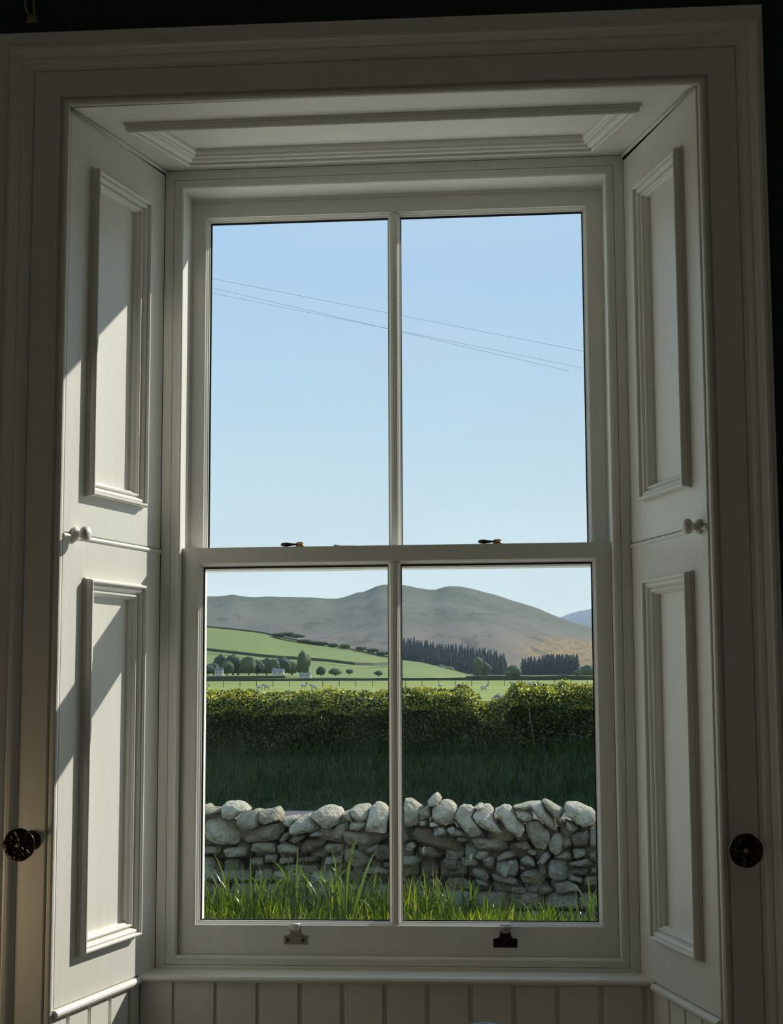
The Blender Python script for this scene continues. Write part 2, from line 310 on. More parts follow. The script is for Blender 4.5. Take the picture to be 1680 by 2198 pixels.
for side, pl, S_, ln in (('left', LP, SL, .447), ('right', RP, SRr, .449)):
    sb = MB(); sb.skin([[pl.p(.06, z, -.03), pl.p(ln, z, -.03), pl.p(ln, z, -.017), pl.p(.06, z, -.017)] for z in (.001, .826)], True, True, True)
    sbo = sb.out('trim_5' if side == 'left' else 'trim_6', dark_gap, kind='structure', label='short boarded lining on the %s side of the recess, below the shutters' % side)
    u = .0735
    us = [.0745, .118, .206, .294, .382, ln] if side == 'left' else [.0745, .165, .255, .345, .435, ln]
    for i in range(len(us)-1): board(pl, us[i], us[i+1]-.0002, .001, .826, .005, sbo, bl=i > 0)
    hb = MB(); prof = [(-.017, .826), (.004, .8262), (.009, .829), (.0115, .8335), (.0105, .838), (.007, .842), (.002, .8435), (-.017, .8435)]
    u0 = .09
    hb.skin([[pl.p(uu, z, h) for h, z in prof] for uu in (.0895, ln)], True, True, True)
    hb.out('bead', paint_old, sbo, smooth=False)

# ------------------------------------------------------------------ folding shutters
def shutter(pl, u0, u1, z0, z1, um0, um1, zm0, zm1, side, label, ins_u=.041, ins_v=.037):
    t = empty('window_shutter', pl.p((u0+u1)/2, z0, 0), label=label, cat='shutter', group='folding shutters beside the window')
    # frame: face with hole for the panel, 18 mm thick, stiles and rails slightly quirked
    mb = MB()
    mb.skin([pl.rect(um0+.004, zm0+.004, um1-.004, zm1-.004, -.018), pl.rect(u0, z0, u1, z1, -.018), pl.rect(u0, z0, u1, z1, -.0015), pl.rect(u0+.0015, z0+.0015, u1-.0015, z1-.0015, 0), pl.rect(um0+.002, zm0+.002, um1-.002, zm1-.002, 0), pl.rect(um0+.004, zm0+.004, um1-.004, zm1-.004, -.018)])
    mb.out('frame', paint, t)
    # hairline joints between stiles and rails
    mb = MB()
    L = []
    for i_, h in MPROF: L.append(pl.rect(um0+ins_u*i_, zm0+ins_v*i_, um1-ins_u*i_, zm1-ins_v*i_, h))
    mb.skin(L); mb.out('panel_moulding', paint, t)
    mb = MB(); mb.skin([pl.rect(um0+ins_u*.98, zm0+ins_v*.98, um1-ins_u*.98, zm1-ins_v*.98, -.016), pl.rect(um0+ins_u*.98, zm0+ins_v*.98, um1-ins_u*.98, zm1-ins_v*.98, -.0112)], True, True, True); mb.out('panel', paint, t)
    return t
def knob(pl, u, z, parent):
    mb = MB(); o = pl.p(u, z, 0)
    mb.rev([(.0001, -.001), (.0150, -.001), (.0158, .002), (.0155, .005), (.0125, .008), (.0082, .0105), (.0068, .0135), (.0075, .0165), (.0115, .0185), (.0150, .0215), (.0165, .0255), (.0160, .0295), (.0135, .0335), (.0085, .0362), (.0001, .0372)], o, pl.N, 20, cap=False)
    mb.out('knob', paint_old, parent, smooth=True)
k_ = 1.0277
sul = shutter(LP, .0022, .4462, 1.8098, 2.7205, .0955*k_, .349*k_, 1.8935, 2.6215, 'left', 'tall upper left shutter, its panel half in sunlight, above the joint')
sll = shutter(LP, .0022, .4462, .8450, 1.8085, .0955*k_, .349*k_, .934, 1.7195, 'left', 'lower left shutter crossed by a diagonal shadow band')
k2 = 1.0379
sur = shutter(RP, .0022, .4482, 1.8098, 2.7205, .097*k2, .357*k2, 1.893, 2.6215, 'right', 'upper right shutter, shaded, with its knob at the foot')
slr = shutter(RP, .0022, .4482, .8450, 1.8085, .102*k2, .357*k2, .938, 1.7215, 'right', 'lower right shutter in even shade above the boarding')
knob(LP, .400, 1.8085, sul); knob(RP, .4080, 1.8075, sur)
for pl, p_ in ((LP, sll), (RP, slr)):     # astragal bead on the meeting edge of the two leaves
    mb = MB(); mb.skin([[pl.p(uu, z, h) for h, z in ((0, 1.7985), (.0022, 1.7990), (.0036, 1.8010), (.0038, 1.8035), (.0030, 1.8060), (.0008, 1.8078), (0, 1.8080))] for uu in (.005, .4445)], True, True, True); mb.out('bead', paint, p_)
# dark backing behind the shutter boxes
for nm, pl, ln in (('trim_7', LP, .4475), ('trim_8', RP, .4485)):
    mb = MB(); mb.skin([[pl.p(.002, z, -.034), pl.p(ln, z, -.034), pl.p(ln, z, -.0185), pl.p(.002, z, -.0185)] for z in (.845, 2.75)], True, True, True)
    mb.out(nm, dark_gap, kind='structure', label='shutter box lining behind the %s shutters' % ('left' if pl is LP else 'right'))

# ------------------------------------------------------------------ the sash window
win = MB()
# loops of (u0, v0, u1, v1, h)  h towards the room
Lp = [(-.549, .8475, .5505, 2.7315, -.012), (-.549, .8475, .5505, 2.7315, 0), (-.5275, .8565, .5275, 2.7085, 0), (-.5275, .8565, .5275, 2.7085, -.004), (-.5262, .858, .5262, 2.7072, -.004), (-.5262, .858, .5262, 2.7072, .0005),
      (-.5125, .868, .5165, 2.695, .0005), (-.5105, .870, .5145, 2.693, .0035), (-.5065, .873, .5105, 2.689, .0045), (-.5035, .8755, .5075, 2.6865, .002), (-.5025, .877, .506, 2.685, -.003), (-.5025, .877, .506, 2.685, -.080), (-.4990, .881, .5025, 2.681, -.080), (-.4990, .881, .5025, 2.681, -.084), (-.5025, .885, .506, 2.677, -.084), (-.5025, .885, .506, 2.677, -.151), (-.5495, .8475, .5505, 2.7315, -.151), (-.549, .8475, .5505, 2.7315, -.012)]
win.skin([WP.rect(*q) for q in Lp])
window = win.out('window_1', paint, kind='structure', label='two-over-two painted sash window with moulded box frame')
def sash(name, x0, x1, z0, z1, gl, glr, gz0, gz1, bl, br, yf, yg, yb, label, seal=.0035):
    """yf room face, yg glass, yb outer face; gl..glr glass opening"""
    h = lambda y: -y
    ov = .013
    mb = MB()
    # room side: flat face, ovolo into the glass opening
    loops = [(x0, z0, x1, z1, h(yb)), (x0, z0, x1, z1, h(yf)), (gl-ov, gz0-ov, glr+ov, gz1+ov, h(yf)), (gl-0.0122, gz0-0.0122, glr+0.0122, gz1+0.0122, h(yf+0.0004)), (gl-0.009, gz0-0.009, glr+0.009, gz1+0.009, h(yf+0.0008)), (gl-0.0084, gz0-0.0084, glr+0.0084, gz1+0.0084, h(yf+0.0012)), (gl-0.0084, gz0-0.0084, glr+0.0084, gz1+0.0084, h(yf+0.0068)), (gl-0.0068, gz0-0.0068, glr+0.0068, gz1+0.0068, h(yf+0.0084)), (gl-0.0044, gz0-0.0044, glr+0.0044, gz1+0.0044, h(yf+0.0118)), (gl-0.003, gz0-0.003, glr+0.003, gz1+0.003, h(yf+0.0152)), (gl-0.0012, gz0-0.0012, glr+0.0012, gz1+0.0012, h(yf+0.0162)), (gl-.0012, gz0-.0012, glr+.0012, gz1+.0012, h(yg-.0035)), (gl-.0012, gz0-.0012, glr+.0012, gz1+.0012, h(yg+.002)), (gl-.015, gz0-.012, glr+.015, gz1+.015, h(yb)), (x0, z0, x1, z1, h(yb))]
    mb.skin([WP.rect(*q) for q in loops])
    s = mb.out(name, paint, window, label=label)
    # glazing bar
    mb = MB(); Q_ = [(0, yg-.0035), (0, yf+.0162), (.0018, yf+.0152), (.0032, yf+.0118), (.0056, yf+.0084), (.0072, yf+.0068), (.0072, yf+.0012), (.0100, yf+.0006), (.0110, yf-.0005)]
    P = [(bl+q, y) for q, y in Q_]+[(br-q, y) for q, y in Q_[::-1]]+[(br, yb), (bl, yb)]
    mb.skin([[WP.p(x, z, h(y)) for x, y in P] for z in (gz0-.004, gz1+.004)], True, True, True); mb.out('glazing_bar', paint, s)
    for a, b_ in ((gl, bl), (br, glr)):
        mb = MB(); mb.skin([WP.rect(a+.0002, gz0, b_-.0002, gz1, h(yg+.0015)), WP.rect(a+.0002, gz0, b_-.0002, gz1, h(yg-.0015))], True, True, True); mb.out('pane', glass_m, s)
        mb = MB(); mb.skin([WP.rect(a-.001, gz0-.001, b_+.001, gz1+.001, h(yg-.0018)), WP.rect(a-.001, gz0-.001, b_+.001, gz1+.001, h(yg-.0045)), WP.rect(a+seal*.7, gz0+seal*.4, b_-seal*.6, gz1-seal, h(yg-.0040)), WP.rect(a+seal*.7, gz0+seal*.4, b_-seal*.6, gz1-seal, h(yg-.0018))]); mb.out('glazing_seal', gasket, s)
    return s
us_ = sash('upper_sash', -.5015, .505, 1.765, 2.6765, -.458, .4575, 1.8195, 2.6315, -.0160, .0130, .0855, .115, .148, 'outer upper sash with two tall panes of sky')
ls_ = sash('lower_sash', -.5015, .505, .8775, 1.8143, -.4540, .4612, .9515, 1.7695, -.0135, .0155, .020, .0475, .078, 'inner lower sash with two panes looking on the garden wall')
# meeting-rail fasteners
def fastener(x):
    y0 = .05; z0 = 1.8143+TILT*x
    mb = MB(); mb.box(x-.019, y0-.011, z0-.0003, x+.030, y0+.011, z0+.0022); f_ = mb.out('sash_fastener', brass, window, label='brass sash fastener on the meeting rail'); bevel(f_, .0008)
    mb = MB(); mb.rev([(.0001, 0), (.0105, 0), (.0105, .0035), (.0085, .0045), (.0085, .0065), (.0098, .0075), (.0098, .0095), (.006, .0112), (.0001, .0118)], (x+.016, y0, z0+.002), (0, 0, 1), 20); mb.out('pivot', brass, f_, smooth=True)
    mb = MB(); L = []
    for dx, ry, rz in ((.010, .004, .0022), (.002, .0042, .0026), (-.006, .0058, .0036), (-.016, .0072, .0050), (-.024, .0068, .0048), (-.0285, .004, .003), (-.030, .001, .001)):
        L.append([(x+dx, y0-.004+ry*math.cos(a), z0+.0075+rz*math.sin(a)) for a in (2*math.pi*i/12 for i in range(12))])
    mb.skin(L, True, True, True); mb.out('lever', bronze, f_, smooth=True)
fastener(-.241); fastener(.2275)
mb = MB(); L = [[(-.137+dx, y, 1.8180+TILT*-.137+zz) for y, zz in ((.086, -.004), (.112, -.004), (.112, z1), (.086, z1))] for dx, z1 in ((-.012, .0045), (-.010, .006), (0, .0040), (.012, .0028), (.020, .0032), (.042, .0028))]
mb.skin(L, True, True, True); mb.out('sash_catch', grey_metal, window, label='low flat catch plate on the outer meeting rail')
def lift(x, z, m, label):
    y = .020; pts = [(-.0268, -.0115), (.0268, -.0115), (.0268, .0080), (.0185, .0080), (.0145, .0105), (.0122, .0150), (.0115, .0300), (.0110, .0375), (-.0110, .0375), (-.0115, .0300), (-.0122, .0150), (-.0145, .0105), (-.0185, .0080), (-.0268, .0080)]
    mb = MB(); mb.skin([[(x+a, y-.0001, z+b_) for a, b_ in pts], [(x+a, y-.0028, z+b_) for a, b_ in pts]], True, True, True); o = mb.out('sash_lift', m, window, label=label); bevel(o, .0006, 1)
    mb = MB(); L = []
    for yy, zz, rr in ((-.0026, .036, .0112), (-.008, .0375, .0118), (-.015, .038, .0120), (-.020, .036, .0120), (-.0215, .031, .0115), (-.0212, .027, .0095), (-.0205, .0235, .005)):
        L.append([(x-rr, y+yy-.0012, z+zz), (x+rr, y+yy-.0012, z+zz), (x+rr, y+yy+.0012, z+zz-.0018), (x-rr, y+yy+.0012, z+zz-.0018)])
    mb.skin(L, True, True, True); hk = mb.out('finger_hook', paint_old if m is grey_metal else grey_metal, o, label='pale sunlit finger hook', smooth=True)
    for sx_ in (-.0175, .0175):
        mb = MB(); mb.rev([(.0001, .0), (.0034, .0), (.0036, .0012), (.0026, .0016), (.0012, .0006), (.0001, .0006)], (x+sx_, y-.0027, z-.0018), (0, -1, 0), 12); mb.out('screw', gasket if m is grey_metal else bronze, o, smooth=True)
lift(-.2285, .9115, grey_metal, 'grey-painted sash lift on the bottom rail, left'); lift(.2505, .9095, brown_metal, 'dark brown sash lift on the bottom rail, right')

# ------------------------------------------------------------------ curtain hold-backs and bracket
def holdback(x, z, y0, label):
    t = empty('curtain_holdback', (x, y0, z), label=label, cat='holdback', group='bronze flower hold-backs on the architrave')
    mb = MB(); mb.rev([(.0001, 0), (.0195, 0), (.0200, .002), (.0185, .004), (.0165, .005), (.0172, .0075), (.0150, .0095), (.0135, .0105), (.0138, .0125), (.010, .0145), (.0001, .0145)], (x, y0, z), (0, -1, 0), 32); mb.out('wall_rose', bronze, t, smooth=True)
    mb = MB(); mb.rev([(.0078, .010), (.0062, .018), (.0056, .034), (.0060, .055), (.0095, .066), (.010, .072), (.006, .074)], (x, y0, z), (0, -1, 0), 16); mb.out('stem', bronze, t, smooth=True)
    mb = MB(); wob = lambda a, r: 1+.035*abs(math.cos(3.5*a))*min(1, r/.02)
    mb.rev([(.0001, .068), (.020, .070), (.0295, .073), (.0315, .0765), (.0300, .0800), (.024, .0800), (.010, .0780), (.0001, .0780)], (x, y0, z), (0, -1, 0), 56, wob=wob); disc = mb.out('flower_disc', bronze, t, smooth=True)
    for rad, num, ph, sz, out_ in ((.0205, 7, .2, 1.0, .0785), (.0105, 5, .5, .62, .0805)):
        for i in range(num):
            a = 2*math.pi*i/num+ph; mb = MB(); c = Vector((x+rad*math.cos(a), y0-out_, z+rad*math.sin(a))); d = Vector((math.cos(a), 0, math.sin(a))); e = Vector((-math.sin(a), 0, math.cos(a))); N_ = Vector((0, -1, 0)); L = []
            for q in range(1, 8):
                th = math.pi*q/8; rr = math.sin(th)**.8; lip = .0022*(q/8)
                L.append([c+d*(-.0100*sz*math.cos(th))+e*(.0088*sz*rr*math.cos(p2))+N_*(lip+.0030*rr*math.sin(p2)*(1 if math.sin(p2) > 0 else .3)-.0034*rr*max(0, math.sin(p2))**4) for p2 in (2*math.pi*j/16 for j in range(16))])
            mb.skin(L, True, True, True); mb.out('petal', bronze, disc, smooth=True)
    mb = MB(); mb.rev([(.0001, .077), (.0060, .079), (.0068, .083), (.0048, .0870), (.0001, .0885)], (x, y0, z), (0, -1, 0), 16); mb.out('boss', brass, disc, smooth=True)
holdback(-.6985, 1.180, WF-.0125, 'bronze flower-shaped curtain hold-back on the left architrave, lit warm')
holdback(.7125, 1.176, WF-.0125, 'nearly black flower-shaped curtain hold-back on the right architrave')
t = empty('curtain_bracket', (-.737, WF, 2.916), label='small dull brass wall bracket above the top left of the architrave', cat='bracket')
dull = mat('dull_brass', (.30, .27, .16, 1), .55, metal=.5)
mb = MB(); mb.box(-.7475, WF-.020, 2.9075, -.7265, WF, 2.9230); mb.box(-.7455, WF-.022, 2.9230, -.7255, WF, 2.9262); q = mb.out('foot', dull, t); bevel(q, .0015)
mb = MB(); mb.tube([(-.757, WF-.012, 3.03), (-.7555, WF-.012, 2.965), (-.7525, WF-.012, 2.944), (-.744, WF-.012, 2.927)], .0030, 8); mb.out('arm', dull, t, smooth=True)
mb = MB(); mb.tube([(-.736, WF-.012, 3.03), (-.7355, WF-.012, 2.965), (-.7340, WF-.012, 2.944), (-.7325, WF-.012, 2.927)], .0030, 8); mb.out('arm', dull, t, smooth=True)
# lamp whose glossy black dome just reaches into the frame
lx, ly = .2323, -1.25
lz = 1.5
t = empty('floor_lamp', (lx, ly, 0), label='glossy black domed top barely showing at the bottom edge, in front of the boarding', cat='lamp')
LAMP_Z = 1.0115
mb = MB(); mb.rev([(.14, 0), (.14, .012), (.13, .020), (.02, .026), (.012, .03)], (lx, ly, 0), (0, 0, 1), 32); mb.out('base', black_gloss, t, smooth=True)
mb = MB(); mb.rev([(.010, .02), (.010, LAMP_Z-.06)], (lx, ly, 0), (0, 0, 1), 12); mb.out('pole', black_gloss, t, smooth=True)
mb = MB(); mb.rev([(.085*math.cos(a), LAMP_Z-.085+.085*math.sin(a)) for a in [math.pi/2*i/10 for i in range(11)]], (lx, ly, 0), (0, 0, 1), 40); mb.out('lamp_shade', black_gloss, t, smooth=True)

# ------------------------------------------------------------------ outdoors: points measured from the photograph, at real distances
def ray(px, py): return FV+RV*((px-840)/F)-UV*((py-1099)/F)
def at(px, py, depth): return CAM+ray(px, py)*depth
def aty(px, py, y): d = ray(px, py); return CAM+d*((y-CAM.y)/d.y)
GZ = -.45
def fbm(x, y, s, o=4):
    return noise.fractal(Vector((x*s, y*s, 3.7)), 1.0, 2.0, o)

def ground_grid(name, xs_, ys_, zf, m, **k):
    V = [(x, y, zf(x, y)) for y in ys_ for x in xs_]; n = len(xs_)
    Fc = [(j*n+i, j*n+i+1, (j+1)*n+i+1, (j+1)*n+i) for j in range(len(ys_)-1) for i in range(n-1)]
    return make(name, V, Fc, m, smooth=True, fixn=False, kind='structure', **k)
def lawn_z(x, y):
    t_ = min(1, max(0, (8.6-y)/1.5)); t_ = t_*t_*(3-2*t_); return GZ+.20*t_+.02*fbm(x, y, .8)
xs30 = list(np.linspace(-16, 16, 41))
ground_grid('lawn', xs30, list(np.linspace(.335, 11.6, 24)), lawn_z, lawn_m, label='rough lawn between the house and the stone wall')
ground_grid('bounce_ground', list(np.linspace(-9, 9, 7)), [.34, 2, 4, 6.2], lambda x, y: GZ+.235, bounce_m, label='unseen pale ground added in front of the house to bounce light inside')  # out of view; added as a reflector for the soffit and shutters
ground_grid('road', [-16, -8, 0, 8, 16], [11.6, 14, 16.5, 19.1], lambda x, y: GZ+.01, road_m, label='grey lane beyond the stone wall')
def bank(x, y):
    t_ = min(1, max(0, (y-19.1)/1.7)); return GZ+.01+.74*(t_*t_*(3-2*t_))*(1+.08*fbm(x, y, .5))
ground_grid('verge_bank', xs30, list(np.linspace(19.1, 22.6, 16)), bank, lawn_m, label='grassy bank rising from the lane to the hedge')
def terr(y):
    P = [(22.6, .29), (30, -.3), (60, -.45), (180, -.45), (247, -.36), (297, .2), (450, 1.36), (600, 2.2), (1200, 4.4), (1700, 6)]
    for (a, za), (b_, zb) in zip(P, P[1:]):
        if y <= b_: return za+(zb-za)*max(0, y-a)/(b_-a)
    return 6
ground_grid('far_pasture', list(np.linspace(-700, 700, 61)), [22.6, 26, 30, 40, 60, 90, 130, 180, 215, 247, 270, 297, 340, 390, 450, 520, 600, 800, 1000, 1250, 1600], lambda x, y: terr(y), field_m, label='flat sunny sheep pasture beyond the hedge')

def interp(P, x):
    if x <= P[0][0]: return P[0][1]
    for (a, va), (b_, vb) in zip(P, P[1:]):
        if x <= b_: return va+(vb-va)*(x-a)/(b_-a)
    return P[-1][1]
class Hill:
    def __init__(s, ridge, foot, d0, d1): s.r, s.f, s.d0, s.d1 = ridge, foot, d0, d1
    def pt(s, px, py):
        r_, f_ = interp(s.r, px), interp(s.f, px); t_ = (f_-py)/(f_-r_+1e-6); return at(px, py, s.d0+(s.d1-s.d0)*max(0, min(1, t_)))
    def mesh(s, name, m, x0, x1, step, rows, rough, **k):
        xs_ = np.arange(x0, x1+1, step); V = []; n = len(xs_)
        for j in range(rows+1):
            t_ = j/rows
            for px in xs_:
                r_, f_ = interp(s.r, px), interp(s.f, px); p_ = at(px, f_+(r_-f_)*t_, s.d0+(s.d1-s.d0)*t_)
                amp = rough*math.sin(math.pi*min(1, t_))**.7 if 0 < t_ < 1 else 0
                p_.z += amp*fbm(p_.x, p_.y*.5, 1/400, 6); V.append(p_)
        for dz in (1,):      # back slope down behind the ridge
            for px in xs_:
                p_ = at(px, interp(s.r, px), s.d1); q_ = p_.copy(); q_.y += (s.d1-s.d0)*.6; q_.z = 0; V.append(q_)
        Fc = [(j*n+i, j*n+i+1, (j+1)*n+i+1, (j+1)*n+i) for j in range(rows+1) for i in range(n-1)]
        return make(name, V, Fc, m, smooth=True, fixn=False, kind='structure', **k)
ridge = [(-900, 1330), (-300, 1290), (100, 1300), (300, 1272), (437, 1280), (470, 1280), (500, 1276), (520, 1280), (545, 1282), (575, 1280), (620, 1282), (665, 1283), (700, 1286), (725, 1285), (745, 1280), (766, 1272), (782, 1270), (800, 1262), (815, 1255), (835, 1255), (872, 1256), (890, 1261), (930, 1267), (945, 1262), (960, 1258), (990, 1259), (1015, 1264), (1035, 1270), (1065, 1277), (1090, 1286), (1120, 1295), (1150, 1304), (1180, 1317), (1200, 1325), (1235, 1338), (1268, 1346), (1330, 1370), (1500, 1400), (1900, 1440), (2600, 1448)]
moor = Hill(ridge, [(-900, 1453), (2600, 1453)], 1250, 3000)
hills = moor.mesh('moorland_hill', moor_m, -900, 2600, 14, 40, 34, label='broad grey-brown moorland hill on the skyline with orange gorse low on its right flank')
Hill([(900, 1400), (1100, 1345), (1200, 1326), (1225, 1316), (1245, 1311), (1268, 1307), (1330, 1296), (1500, 1300), (1800, 1350), (2300, 1420)], [(900, 1450), (2300, 1450)], 5000, 8000).mesh('distant_hill', blue_hill, 900, 2300, 20, 8, 60, label='small distant blue hill at the right edge of the view')
gtop = [(-900, 1400), (0, 1350), (300, 1340), (437, 1345), (500, 1351), (560, 1358), (600, 1367), (640, 1375), (700, 1384), (760, 1395), (835, 1411), (862, 1417), (900, 1421), (935, 1429), (980, 1441), (1025, 1452.5), (1060, 1453)]
green = Hill(gtop, [(-900, 1457), (1060, 1455)], 640, 1150)
green.mesh('green_hillside', hillgrass_m, -900, 1056, 14, 20, 4, label='bright green hillside pasture on the left below the moor')
# field walls on the hillside and across the plain
def field_wall(pts, surf, h, label, thick=1.0, m=wall_line):
    t_ = []
    P = []
    for (a, b_) in zip(pts, pts[1:]):
        n = max(2, int(abs(b_[0]-a[0])/10))
        for i in range(n): P.append((a[0]+(b_[0]-a[0])*i/n, a[1]+(b_[1]-a[1])*i/n))
    P.append(pts[-1]); mb = MB(); L = []
    for px, py in P:
        g = surf(px, py); hh = h*(1+.25*fbm(g.x, g.y, .05)); L.append([g+Vector((0, -thick/2, -1)), g+Vector((0, -thick/2, hh)), g+Vector((0, thick/2, hh)), g+Vector((0, thick/2, -1))])
    mb.skin(L, True, True, True); o = mb.out('field_wall', m, label=label, cat='wall', group='far field walls and hedgerows'); return o
field_wall([(300, 1343), (437, 1345.5), (500, 1351.5), (560, 1358.5), (600, 1367.5), (640, 1375.5), (700, 1384.5), (760, 1395.5), (835, 1411.5)], green.pt, .9, 'far stone wall along the top of the green hillside')
field_wall([(300, 1380), (437, 1393), (500, 1400), (560, 1407), (640, 1413), (700, 1417), (760, 1424), (800, 1426), (835, 1424)], green.pt, .8, 'far stone wall crossing the middle of the green hillside')
plain = lambda px, py: (lambda d: CAM+d*min(560, 1e9))(ray(px, py))
def on_field(px, y):
    d = ray(px, 1460); p_ = CAM+d*((y-CAM.y)/d.y); p_.z = terr(y); return p_
field_wall([(300, 0), (437, 0), (835, 0), (1000, 0)], lambda px, py: on_field(px, 445), .8, 'low dark field wall across the plain, left half'); 
field_wall([(1000, 0), (1268, 0), (1500, 0)], lambda px, py: on_field(px, 440), 1.25, 'dark green hedgerow across the plain, right half', 1.5)
field_wall([(300, 0), (437, 0), (612, 0)], lambda px, py: on_field(px, 620), 1.2, 'dark wall in front of the farm trees')

# trees by the farm
def crown_mesh(seed, sub=2, squash=1.0):
    b = bmesh.new(); bmesh.ops.create_icosphere(b, subdivisions=sub, radius=1)
    for v in b.verts:
        n_ = noise.fractal(v.co*1.6+Vector((seed*7.3, 0, 0)), 1, 2, 3); v.co *= 1+.30*n_+.16*noise.noise(v.co*4.2+Vector((seed, 0, 0))); v.co.z *= squash
        if v.co.z < -.86: v.co.z = -.86
    me = bpy.data.meshes.new('crown'); b.to_mesh(me); b.free(); me.shade_smooth(); return me
crowns = [crown_mesh(i, 3) for i in range(5)]
def tree(px, pybase, depth, hpx, wpx, kind, label, name='broadleaf_tree', group='trees around the farm'):
    g = at(px, pybase, depth); s_ = depth/F; H = hpx*s_; W_ = wpx*s_/2
    t_ = empty(name, g, label=label, cat='tree', group=group)
    mb = MB(); mb.tube([(0, 0, -.5), (0, 0, H*.45)], W_*.10+.1, 8, W_*.05+.05); tr = mb.out('trunk', trunk_m, smooth=True); tr.parent = t_
    me = crowns[kind % 5].copy(); me.materials.append(crown_ms[kind % 3]); c = place('crown', me, t_); c.location = (0, 0, H*.52); c.scale = (W_*1.22, W_*1.22, H*.55); c.rotation_euler.z = px
    return t_
ords = ['first', 'second', 'third', 'fourth', 'fifth', 'sixth', 'seventh', 'eighth', 'ninth', 'tenth', 'eleventh', 'twelfth', 'thirteenth', 'fourteenth', 'fifteenth', 'sixteenth', 'seventeenth', 'eighteenth', 'nineteenth', 'twentieth']
farm_trees = [(446, 1447, 18, 20, 1), (458, 1447, 22, 22, 0), (473, 1447, 38, 24, 1), (487, 1447, 26, 22, 0), (500, 1447, 38, 30, 1), (511, 1447, 29, 40, 2), (534, 1447, 35, 28, 0), (552, 1447, 27, 24, 1), (572, 1447, 30, 26, 3), (585, 1447, 31, 26, 0), (606, 1447, 33, 30, 1), (626, 1447, 27, 28, 2), (651, 1448, 44, 24, 3), (689, 1449, 17, 16, 1), (720, 1449, 14, 22, 2), (750, 1446, 9, 13, 1), (812, 1450, 9, 14, 4)]
for i, (px, py, h, w_, k) in enumerate(farm_trees):
    lab = {12: 'tall narrow poplar-like tree standing right of the farm trees', 5: 'big pale rounded tree in the middle of the farm group', 2: 'dark pointed tree near the left end of the farm group'}.get(i, '%s distant tree from the left along the foot of the green hillside' % ords[i])
    tree(px, py, 660+10*(i % 3), h, w_, k, lab)
for i, (px, py, h, w_, k) in enumerate([(1026, 1451, 36, 22, 3), (1041, 1451, 26, 20, 4), (1100, 1452, 22, 26, 1), (1095, 1452, 18, 22, 2), (1244, 1452, 14, 20, 3), (1262, 1452, 22, 26, 1), (945, 1449, 20, 26, 1), (962, 1450, 18, 24, 0), (890, 1447, 8, 14, 1)]):
    tree(px, py, 1150, h, w_, k, '%s of the pale-green trees from the list along the foot of the conifer woods' .replace(' from the list', '') % ['tallest', 'second small', 'broad dark', 'small pale', 'low round', 'rightmost', 'left mound', 'right mound', 'lone dark'][i], group='broadleaf trees by the woods')
# scrub along the hillside wall
scr = MB()
for i, (px, py, w_) in enumerate([(600, 1364, 20), (618, 1362, 18), (635, 1366, 22), (655, 1378, 24), (672, 1380, 26), (690, 1382, 20), (715, 1386, 14), (740, 1388, 16), (775, 1393, 16), (800, 1397, 18), (822, 1403, 20)]):
    tree(px, py+3, 1138, 8, w_*1.3, 1+(i % 2)*2, '%s scrubby bush from the left along the wall atop the green hillside' % ords[i], name='scrub_bush', group='scrub above the green hillside')
# farm buildings
def house(px, pybase, depth, wpx, hpx, label, m=farm_wall, roof=farm_roof):
    g = at(px, pybase, depth); s_ = depth/F; W_, H = wpx*s_, hpx*s_; D_ = W_*.6
    t_ = empty('farmhouse', g, label=label, cat='building', group='farm buildings')
    mb = MB(); mb.box(-W_/2, -D_/2, -.5, W_/2, D_/2, H*.6); o = mb.out('walls', m); o.parent = t_
    mb = MB(); mb.skin([[(-W_*.53, -D_*.58, H*.57), (-W_*.53, 0, H), (-W_*.53, D_*.58, H*.57)], [(W_*.53, -D_*.58, H*.57), (W_*.53, 0, H), (W_*.53, D_*.58, H*.57)]], True, True, True); o = mb.out('roof', roof); o.parent = t_
    mb = MB(); mb.box(-W_*.4, -.4, H*.7, -W_*.3, .4, H*1.12); o = mb.out('chimney', m); o.parent = t_
    for q in (-.25, .2):
        mb = MB(); mb.box(W_*q-W_*.05, -D_/2-.06, H*.2, W_*q+W_*.05, -D_/2+.05, H*.42); o = mb.out('window', gasket); o.parent = t_
house(470, 1448, 640, 17, 15, 'pale farmhouse at the left of the farm trees'); house(557, 1427, 720, 9, 10, 'small white gable showing between the farm trees'); house(597, 1447, 640, 25, 12, 'long grey-roofed barn below the farm trees'); house(655, 1453, 600, 24, 9, 'low white shed in the field right of the farm'); house(718, 1443, 680, 12, 9, 'small white cottage right of the tall tree')

# conifer plantations
def conifer_mesh(seed):
    r = random.Random(seed); mb = MB(); L = []
    H = 1.0; tiers = 6
    for i in range(tiers):
        z0 = .10+.9*i/tiers; z1 = z0+.9/tiers*1.5; R_ = .20*(1-i/tiers)**.8+.012
        n = 9; ring0 = [(R_*(1+r.uniform(-.25, .25))*math.cos(2*math.pi*j/n+i), R_*(1+r.uniform(-.25, .25))*math.sin(2*math.pi*j/n+i), z0+r.uniform(-.02, .02)) for j in range(n)]
        k0 = len(mb.v); mb.v += ring0+[(0, 0, min(1, z1))]; mb.f += [(k0+j, k0+(j+1) % n, k0+n) for j in range(n)]
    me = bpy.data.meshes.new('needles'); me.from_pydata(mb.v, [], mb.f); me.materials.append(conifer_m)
    mt = MB(); mt.tube([(0, 0, -.05), (0, 0, .3)], .018, 6, .012); mtm = bpy.data.meshes.new('trunk'); mtm.from_pydata(mt.v, [], mt.f); mtm.materials.append(trunk_m)
    return me, mtm
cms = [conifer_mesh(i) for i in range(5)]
ctop = [(858, 1368), (905, 1372), (940, 1384), (985, 1382), (1020, 1391), (1050, 1393), (1080, 1402), (1090, 1425)]
